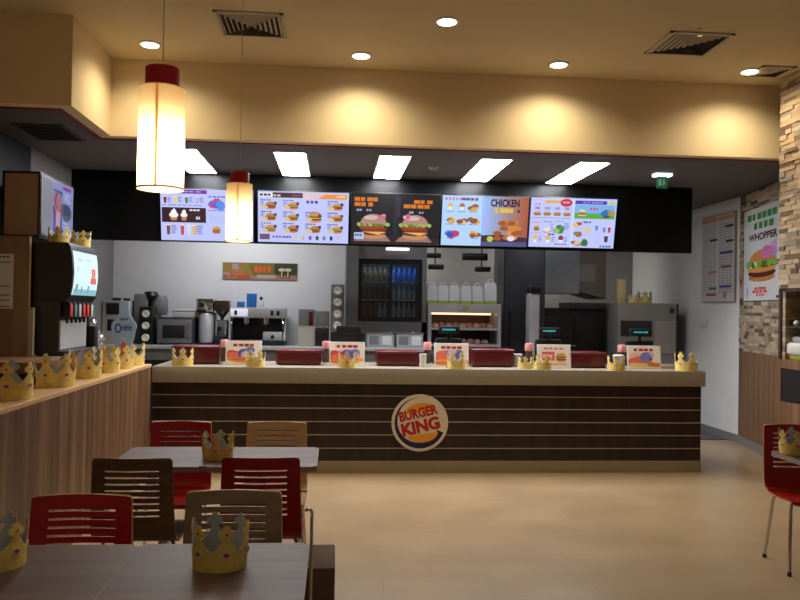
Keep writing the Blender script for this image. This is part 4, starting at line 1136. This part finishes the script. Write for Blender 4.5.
t = thing('holding_cabinet', 'pale grey holding cabinet with a dark window by the right white wall', 'cabinet', (4.33, 10.7, 0))
MB().box(3.9, 10.4, .06, 4.74, 11.0, 1.705, .008).build('body', mat('pale_grey_enamel', (150, 148, 142), .45), t, world=True)
MB().box(4.74, 10.4, .06, 4.765, 11.0, 1.7).build('dark_side', black_pl, t, world=True)
MB().box(4.42, 10.385, 1.0, 4.73, 10.4, 1.46, .005).build('door', mat('pale_door', (168, 164, 154), .45), t, world=True)
MB().box(3.94, 10.385, 1.25, 4.38, 10.4, 1.46, .004).build('window', dark_gr, t, world=True)
MB().box(4.64, 10.388, 1.57, 4.7, 10.4, 1.64, .003).build('control', dark_gr, t, world=True)
MB().box(3.9, 10.43, 0, 4.74, 11.0, .06).build('plinth', black_pl, t, world=True)
t = thing('carton_tower', 'tall narrow stack of yellow cartons on the left of the pale holding cabinet', 'stack of cartons', (3.88 + .11, 10.55, 1.705))
MB().box(-.055, -.05, 0, .055, .05, .33, .004).build('cartons', mat('pale_yellow_card', (216, 196, 140), .6), t)
for z in (.08, .16, .24): MB().box(-.056, -.051, z, .056, .051, z + .004).build('edge_line', gold_pap, t)
crown('gold paper crown on the holding cabinet, beside the yellow carton tower', (4.14, 10.46, 1.706), .8, 0, 0, 1, 'paper crowns in the kitchen')
crown('gold paper crown on the holding cabinet, close to the right white wall', (4.36, 10.6, 1.706), 1.15, .5, 0, 1, 'paper crowns in the kitchen')
for (x, z, w, h, l) in ((1.29, 2.29, .36, .07, 'black order monitor hanging over the left of the cartons'), (1.95, 2.27, .36, .1, 'black order monitor hanging over the right of the cartons')):
    t = thing('order_monitor', l, 'monitor', (x, 10.75, z), 0, 'order monitors in the kitchen')
    MB().box(-w / 2, -.03, 0, w / 2, .03, h, .006).build('casing', black_pl, t)
    MB().tube([(.1, 0, h), (.1, 0, ZS + .012 - z)], .012).build('hanger', dark_gr, t)
    MB().box(.0, -.06, -.16, .22, .03, -.09, .01).build('speaker', black_pl, t)
    MB().tube([(.1, 0, -.1), (.1, 0, .01)], .01).build('stem', dark_gr, t)
t = thing('ceiling_strip_light', 'short lit strip light just under the fascia above the drinks fridge', 'ceiling light', (.8, 10.0, 2.33))
MB().box(-.15, -.03, 0, .15, .03, .03, .004).build('tube', mat('strip_glow', (255, 255, 255), .5, emit=(245, 245, 250), estr=1.6), t)
MB().box(-.12, -.02, .03, .12, .02, ZS + .012 - 2.33).build('housing', steel, t)

# ================================================================== RIGHT WALL
t = thing('nutrition_chart', 'tall framed chart with columns of small print on the white right wall', 'poster', (XR - .012, 9.58, 1.73))
MB().box(-.012, -.43, -.01, .012, .43, 1.125, .003).build('frame', alu, t)
g = G(.82, 1.1, (206, 204, 204))
g.rect(0, 1.03, .38, .06, (220, 150, 90)); g.rect(.42, 1.03, .38, .05, (220, 150, 90))
for c in (0, .42):
    for k in range(5): g.lines(c + .03 + (k * .068), .1, .045, .9, 26, (150, 146, 150))
for (u, v, w, col) in ((.2, .78, .2, (60, 40, 70)), (.6, .93, .2, (50, 36, 60)), (.62, .74, .18, (40, 70, 50)), (.46, .6, .33, (60, 60, 160)), (.46, .17, .3, (60, 60, 170)), (.18, .15, .2, (60, 130, 80)), (.1, .07, .28, (190, 50, 60)), (.16, .36, .22, (220, 120, 110)), (.5, .42, .24, (120, 80, 110))):
    g.rect(u, v, w, .03, col)
g.ell(.6, .08, .04, .05, (200, 120, 110))
g.build('print', print_m, t, (-.0125, .41, .005), (0, -1, 0), (0, 0, 1))
t = thing('light_switch', 'white double wall switch below the chart on the white right wall', 'switch', (XR - .006, 9.98, 1.44))
MB().box(-.006, -.09, -.06, .006, .09, .06, .003).build('plate', white_pl, t); MB().box(-.01, -.07, -.04, -.004, -.01, .04, .002).box(-.01, .01, -.04, -.004, .07, .04, .002).build('rocker', white_pl, t)
# burger poster on the stone wall
ang = math.atan(SL); py = 8.84; ud = Vector((-SL, -1, 0)).normalized(); nrm = Vector((-1, SL, 0)).normalized()
po = Vector((dx(py), py, 1.73)) + nrm * .032
t = thing('burger_poster', 'large white burger poster on the stone wall at the right', 'poster', po)
PW, PH = 1.16, 1.055
m = MB(); 
V8 = [po - po + ud * a + nrm * b + Vector((0, 0, c)) for a in (0, PW) for b in (-.006, 0) for c in (0, PH)]
vv = [m.bm.verts.new(v) for v in V8]
for q in ((0, 1, 3, 2), (4, 5, 7, 6), (0, 1, 5, 4), (2, 3, 7, 6), (0, 2, 6, 4), (1, 3, 7, 5)): m.bm.faces.new([vv[i] for i in q])
m.build('board', white_pl, t, smooth=0)
g = G(PW, PH, (214, 216, 218))
g.words(.12, .92, .9, .075, (60, 150, 70), 6); g.words(.32, .81, .6, .075, (60, 150, 70), 4); g.text('WHOPPER', .16, .68, .86, .085, (70, 22, 50), .042)
g.poly([(.7, .45), (.82, .62), (1.0, .66), (1.0, .45)], (206, 170, 214)); 
g.ell(.56, .26, .4, .05, (196, 128, 60)); g.ell(.56, .31, .42, .05, (84, 34, 28)); g.ell(.56, .35, .43, .035, (216, 160, 70)); g.blob(.75, .4, .4, .06, [(170, 40, 36), (190, 60, 40)], 8)
for i in range(11): g.ell(.16 + i * .08, .41 + .025 * (i % 2), .07, .045, random.choice([(90, 150, 50), (120, 180, 70), (60, 120, 40), (200, 220, 160)]), n=9)
g.ell(.58, .44, .39, .13, (206, 136, 66), 0, 180); g.blob(.8, .52, .3, .1, [(210, 120, 180), (190, 140, 200)], 4)
g.words(.36, .12, .36, .03, (226, 90, 70), 3); g.words(.3, .085, .46, .03, (226, 90, 70), 4); g.words(.42, .05, .26, .026, (226, 90, 70), 3); g.ell(.17, .09, .07, .07, (170, 176, 196), 100, 260)
g.rect(1.0, .02, .08, .03, (60, 60, 70))
g.build('print', print_m, t, nrm * .0004, ud, (0, 0, 1))
# niche contents
t = thing('napkin_holder', 'white rounded dispenser with a green base in the dark niche of the pier', 'dispenser', (4.055, 6.40, 1.18))
MB().box(-.1, -.13, .035, .1, .13, .15, .035, 4).build('body', white_pl, t); MB().box(-.08, -.11, 0, .08, .11, .04, .008).build('base', bagband, t); MB().box(-.06, -.06, .15, .06, .08, .2, .015).build('napkins', grey_pap, t)
tag(MB().lathe([(.018, 0), (.03, .015), (.03, .03), (.018, .045), (0, .045)], seg=16).build('knob', white_pl, loc=(4.0, 6.40, 1.476)), 'small white knob-like cup on the upper ledge in the niche', 'cup')
tag(MB().box(3.955, 5.75, 1.455, 4.42, YP - .05, 1.475).build('niche_shelf', brown_dark), 'dark brown ledge across the niche in the stone pier', 'shelf')

# ================================================================== LEFT DRINKS STATION
t = thing('drinks_counter', 'wood-topped drinks counter behind the partition at left', 'counter', (-2.5, 6.6, 0))
MB().box(-2.83, 5.6, 1.07, -2.03, 8.0, 1.15, .004).build('worktop', MATS['warm_wood_cladding'], t, world=True)
MB().box(-2.83, 5.65, 0, -2.08, 7.98, 1.07).build('cabinet', inner_dark, t, world=True)
t = thing('wood_screen', 'brown wood panel with a paper notice at the far left', 'panel', (-2.6, 6.25, 1.15))
MB().box(-2.835, 6.24, 1.151, -2.375, 6.28, 2.085).build('panel', brownwood, t, world=True)
MB().box(-2.372, 6.235, 1.151, -2.335, 6.27, 1.53).build('pale_post', beige_pl, t, world=True)
tag(G(.27, .43, (206, 204, 196)).build('paper_notice', print_m, None, (0, 0, 0), (1, 0, 0), (0, 0, 1)), '', '') if False else None
g = G(.21, .425, (236, 236, 232)); g.words(.1, .395, .08, .012, (60, 60, 60), 3)
for v in (.355, .17, .1, .06): g.rect(.0, v, .185, .008, (110, 108, 104))
g.rect(.03, .01, .16, .01, (120, 118, 112))
t = thing('wall_notice', 'white paper notice with ruled lines pinned to the brown wood panel', 'notice', (-2.7, 6.2355, 1.52))
MB().box(.0, .0, 0, .21, .003, .425).build('sheet', white_pap, t)
g.build('print', print_m, t, (0, -.0004, 0), (1, 0, 0), (0, 0, 1))
t = thing('wall_screen_cabinet', 'tan cabinet with a lit screen on its right side, high above the drinks dispenser', 'screen cabinet', (-2.5, 6.8, 2.09))
MB().box(-2.635, 6.4, 2.11, -2.365, 7.14, 2.60).build('case', cabtan, t, world=True)
MB().box(-2.65, 6.39, 2.088, -2.36, 7.15, 2.11).box(-2.65, 6.39, 2.60, -2.36, 7.15, 2.618).box(-2.65, 6.39, 2.11, -2.635, 7.15, 2.6).box(-2.375, 6.388, 2.11, -2.358, 6.402, 2.6).build('dark_trim', black_pl, t, world=True)
MB().box(-2.365, 6.40, 2.11, -2.352, 7.15, 2.60, .003).build('screen_frame', grey_pl, t, world=True)
g = G(.72, .46, (150, 150, 160)); g.rect(.22, .0, .5, .46, (150, 160, 220)); g.rect(.25, .04, .2, .36, (70, 80, 170)); g.blob(.33, .28, .14, .14, [(200, 150, 160), (120, 70, 110), (180, 120, 130)], 7); g.poly([(.3, .06), (.4, .06), (.42, .22), (.31, .22)], (214, 170, 190)); g.rect(.46, .42, .2, .03, (150, 60, 180)); g.blob(.56, .24, .2, .1, [(60, 60, 100), (70, 100, 110), (130, 90, 100)], 7); g.lines(.5, .32, .18, .08, 4, (200, 205, 245)); g.lines(.48, .03, .2, .12, 4, (190, 196, 245))
g.build('display', attr_mat('corner_screen_glow', .6, .25), t, Vector((-2.3515, 6.415, 2.125)) - Vector((-2.5, 6.8, 2.09)), (0, 1, 0), (0, 0, 1))
# soda dispenser: bowed lit front facing the aisle
t = thing('drinks_dispenser', 'black drinks dispenser with a bowed lit screen and coloured taps', 'drinks dispenser', (-2.45, 6.65, 1.15))
y0, y1 = 6.31, 6.99
bowp = [(-2.8, 1.58), (-2.12, 1.58), (-2.09, 1.62), (-2.072, 1.72), (-2.067, 1.82), (-2.0755, 1.93), (-2.09, 2.02), (-2.11, 2.05), (-2.8, 2.05)]
MB().prism(bowp, 'y', y0, y1).build('head', black_pl, t, world=True)
scrn = bmesh.new(); cl = scrn.loops.layers.float_color.new('Col')
sp = [(-2.0865, 1.635), (-2.0705, 1.72), (-2.0655, 1.82), (-2.0735, 1.93), (-2.083, 1.99)]
hh = [0]
for a, b in zip(sp, sp[1:]): hh.append(hh[-1] + math.dist(a, b))
def onbow(v):
    for i in range(len(sp) - 1):
        if v <= hh[i + 1] + 1e-6:
            k = (v - hh[i]) / (hh[i + 1] - hh[i]); return (sp[i][0] + (sp[i + 1][0] - sp[i][0]) * k + .0005, sp[i][1] + (sp[i + 1][1] - sp[i][1]) * k)
    return sp[-1]
W_ = y1 - y0 - .06
def cell(u0, v0, u1, v1, col, lift=0):
    n = 6
    for k in range(n):
        a = v0 + (v1 - v0) * k / n; b = v0 + (v1 - v0) * (k + 1) / n
        A, B = onbow(a), onbow(b)
        f = scrn.faces.new([scrn.verts.new((x + lift + .45 + 2.0 - 2.0 + (2.45 - .45), y - 6.65, z - 1.15)) for x, y, z in ((A[0], y0 + .03 + u0, A[1]), (A[0], y0 + .03 + u1, A[1]), (B[0], y0 + .03 + u1, B[1]), (B[0], y0 + .03 + u0, B[1]))])
        for lp in f.loops: lp[cl] = (*lin(col), 1)
cell(0, 0, W_, hh[-1], (206, 232, 236))
for (u, v, w, h, c) in ((.02, .0, .6, .05, (130, 180, 190)), (.06, .03, .05, .06, (90, 140, 150)), (.2, .02, .03, .05, (60, 120, 130)), (.36, .02, .04, .06, (90, 130, 150)), (.42, .1, .15, .05, (216, 90, 90)), (.44, .15, .1, .08, (226, 120, 110)), (.1, .28, .12, .02, (190, 200, 210)), (.3, .29, .14, .012, (170, 190, 200)), (.08, .2, .02, .03, (140, 170, 170))):
    cell(u, v, u + w, min(v + h, hh[-1]), c, .001)
me = bpy.data.meshes.new('display'); scrn.to_mesh(me); scrn.free(); o = bpy.data.objects.new('display', me); C.objects.link(o); o.parent = t; me.materials.append(attr_mat('dispenser_glow', 1.15, .2))
MB().box(-2.8, y0 + .005, 1.19, -2.17, y1 - .005, 1.58).build('lower_body', dark_gr, t, world=True)
MB().box(-2.5, y0, 1.15, -2.06, y1, 1.19, .006).build('drip_tray', dark_gr, t, world=True)
MB().box(-2.17, y0 + .02, 1.2, -2.16, y1 - .02, 1.43).build('splash_plate', steel, t, world=True)
for k in range(6):
    y = y0 + .08 + k * .105
    v_ = MB().box(-2.17, y - .035, 1.46, -2.10, y + .035, 1.58, .008).build('tap', black_pl, t, world=True)
    MB().box(-2.1005, y - .028, 1.46, -2.095, y + .028, 1.56, .002).build('tap_label', [MATS['tap_red'] if 'tap_red' in MATS else mat('tap_red', (200, 50, 50), .4), MATS['tap_teal'] if 'tap_teal' in MATS else mat('tap_teal', (60, 130, 120), .4), MATS['tap_white'] if 'tap_white' in MATS else mat('tap_white', (170, 180, 180), .4)][(0, 1, 2, 0, 0, 2)[k]], v_, world=False)
    v_.children[0].data.transform(Matrix.Translation((2.45, -6.65, -1.15)))
    MB().tube([(-2.13, y, 1.46), (-2.13, y, 1.425), (-2.125, y, 1.41)], .012, 8).build('nozzle', black_pl, v_, world=True)
for (y, z, l) in ((7.2, 1.15, 'crumpled clear plastic bag beside the drinks dispenser'),):
    m = MB(); r = bmesh.ops.create_icosphere(m.bm, subdivisions=3, radius=.09)
    rn = random.Random(4)
    for v in m.bm.verts: v.co *= 1 + rn.uniform(-.22, .22); v.co.z *= .9
    mnz = min(v.co.z for v in m.bm.verts)
    for v in m.bm.verts: v.co.z -= mnz
    tag(m.build('plastic_bag', clearish, loc=(-2.2, y + .12, z + .001), smooth=0), l, 'bag')
t = thing('sauce_pump', 'black pump stand with chrome lids next to the drinks dispenser', 'pump', (-2.13, 7.1, 1.15))
MB().box(-.05, -.05, 0, .05, .05, .22, .01).build('stand', black_pl, t); MB().lathe([(.05, .22), (.055, .25), (.04, .28), (0, .29)], seg=20).build('lid', chrome, t)

t.location.x -= .03
# bottle-shaped standee at the end of the partition
t = thing('bottle_sign', 'pale blue bottle-shaped cut-out sign at the counter end of the partition', 'sign', (-1.83, 6.935, 1.0235))
half = [(.06, 0), (.05, .03), (.056, .1), (.078, .22), (.1, .31), (.108, .35), (.098, .385), (.07, .42), (.048, .45), (.042, .47), (.042, .56), (.036, .575)]
outl = [(x, z) for x, z in half] + [(-x, z) for x, z in reversed(half)]
MB().prism(outl, 'y', -.006, .006).build('cutout', mat('pale_blue_card', (158, 186, 226), .5), t)
MB().prism([(0.006, 0), (.055, 0), (.006, .25)], 'x', -.02, .02).build('rear_strut', white_pap, t)
MB().box(-.09, -.03, 0, .09, .01, .012).build('foot', mat('blue_card', (50, 90, 170), .5), t)
g = G(.2, .58, (158, 186, 226)); g.it = []; g.lay = 0
g.ell(.052, .335, .03, .042, (44, 70, 160)); g.ell(.052, .335, .015, .026, (176, 196, 220))
for i, (u, h) in enumerate(((.09, .04), (.106, .05), (.122, .045), (.14, .05), (.158, .045))): g.rect(u, .315, .009, h, (60, 88, 170)); g.rect(u, .315 + h * .5, .014, .01, (60, 88, 170))
g.words(.064, .405, .075, .02, (70, 100, 190), 4); g.poly([(.06, .02), (.14, .02), (.12, .26), (.08, .26)], (190, 204, 220)); g.blob(.1, .12, .05, .12, [(214, 170, 60), (200, 90, 70)], 6)
g.build('printing', print_m, t, (-.1, -.0065, 0), (1, 0, 0), (0, 0, 1))
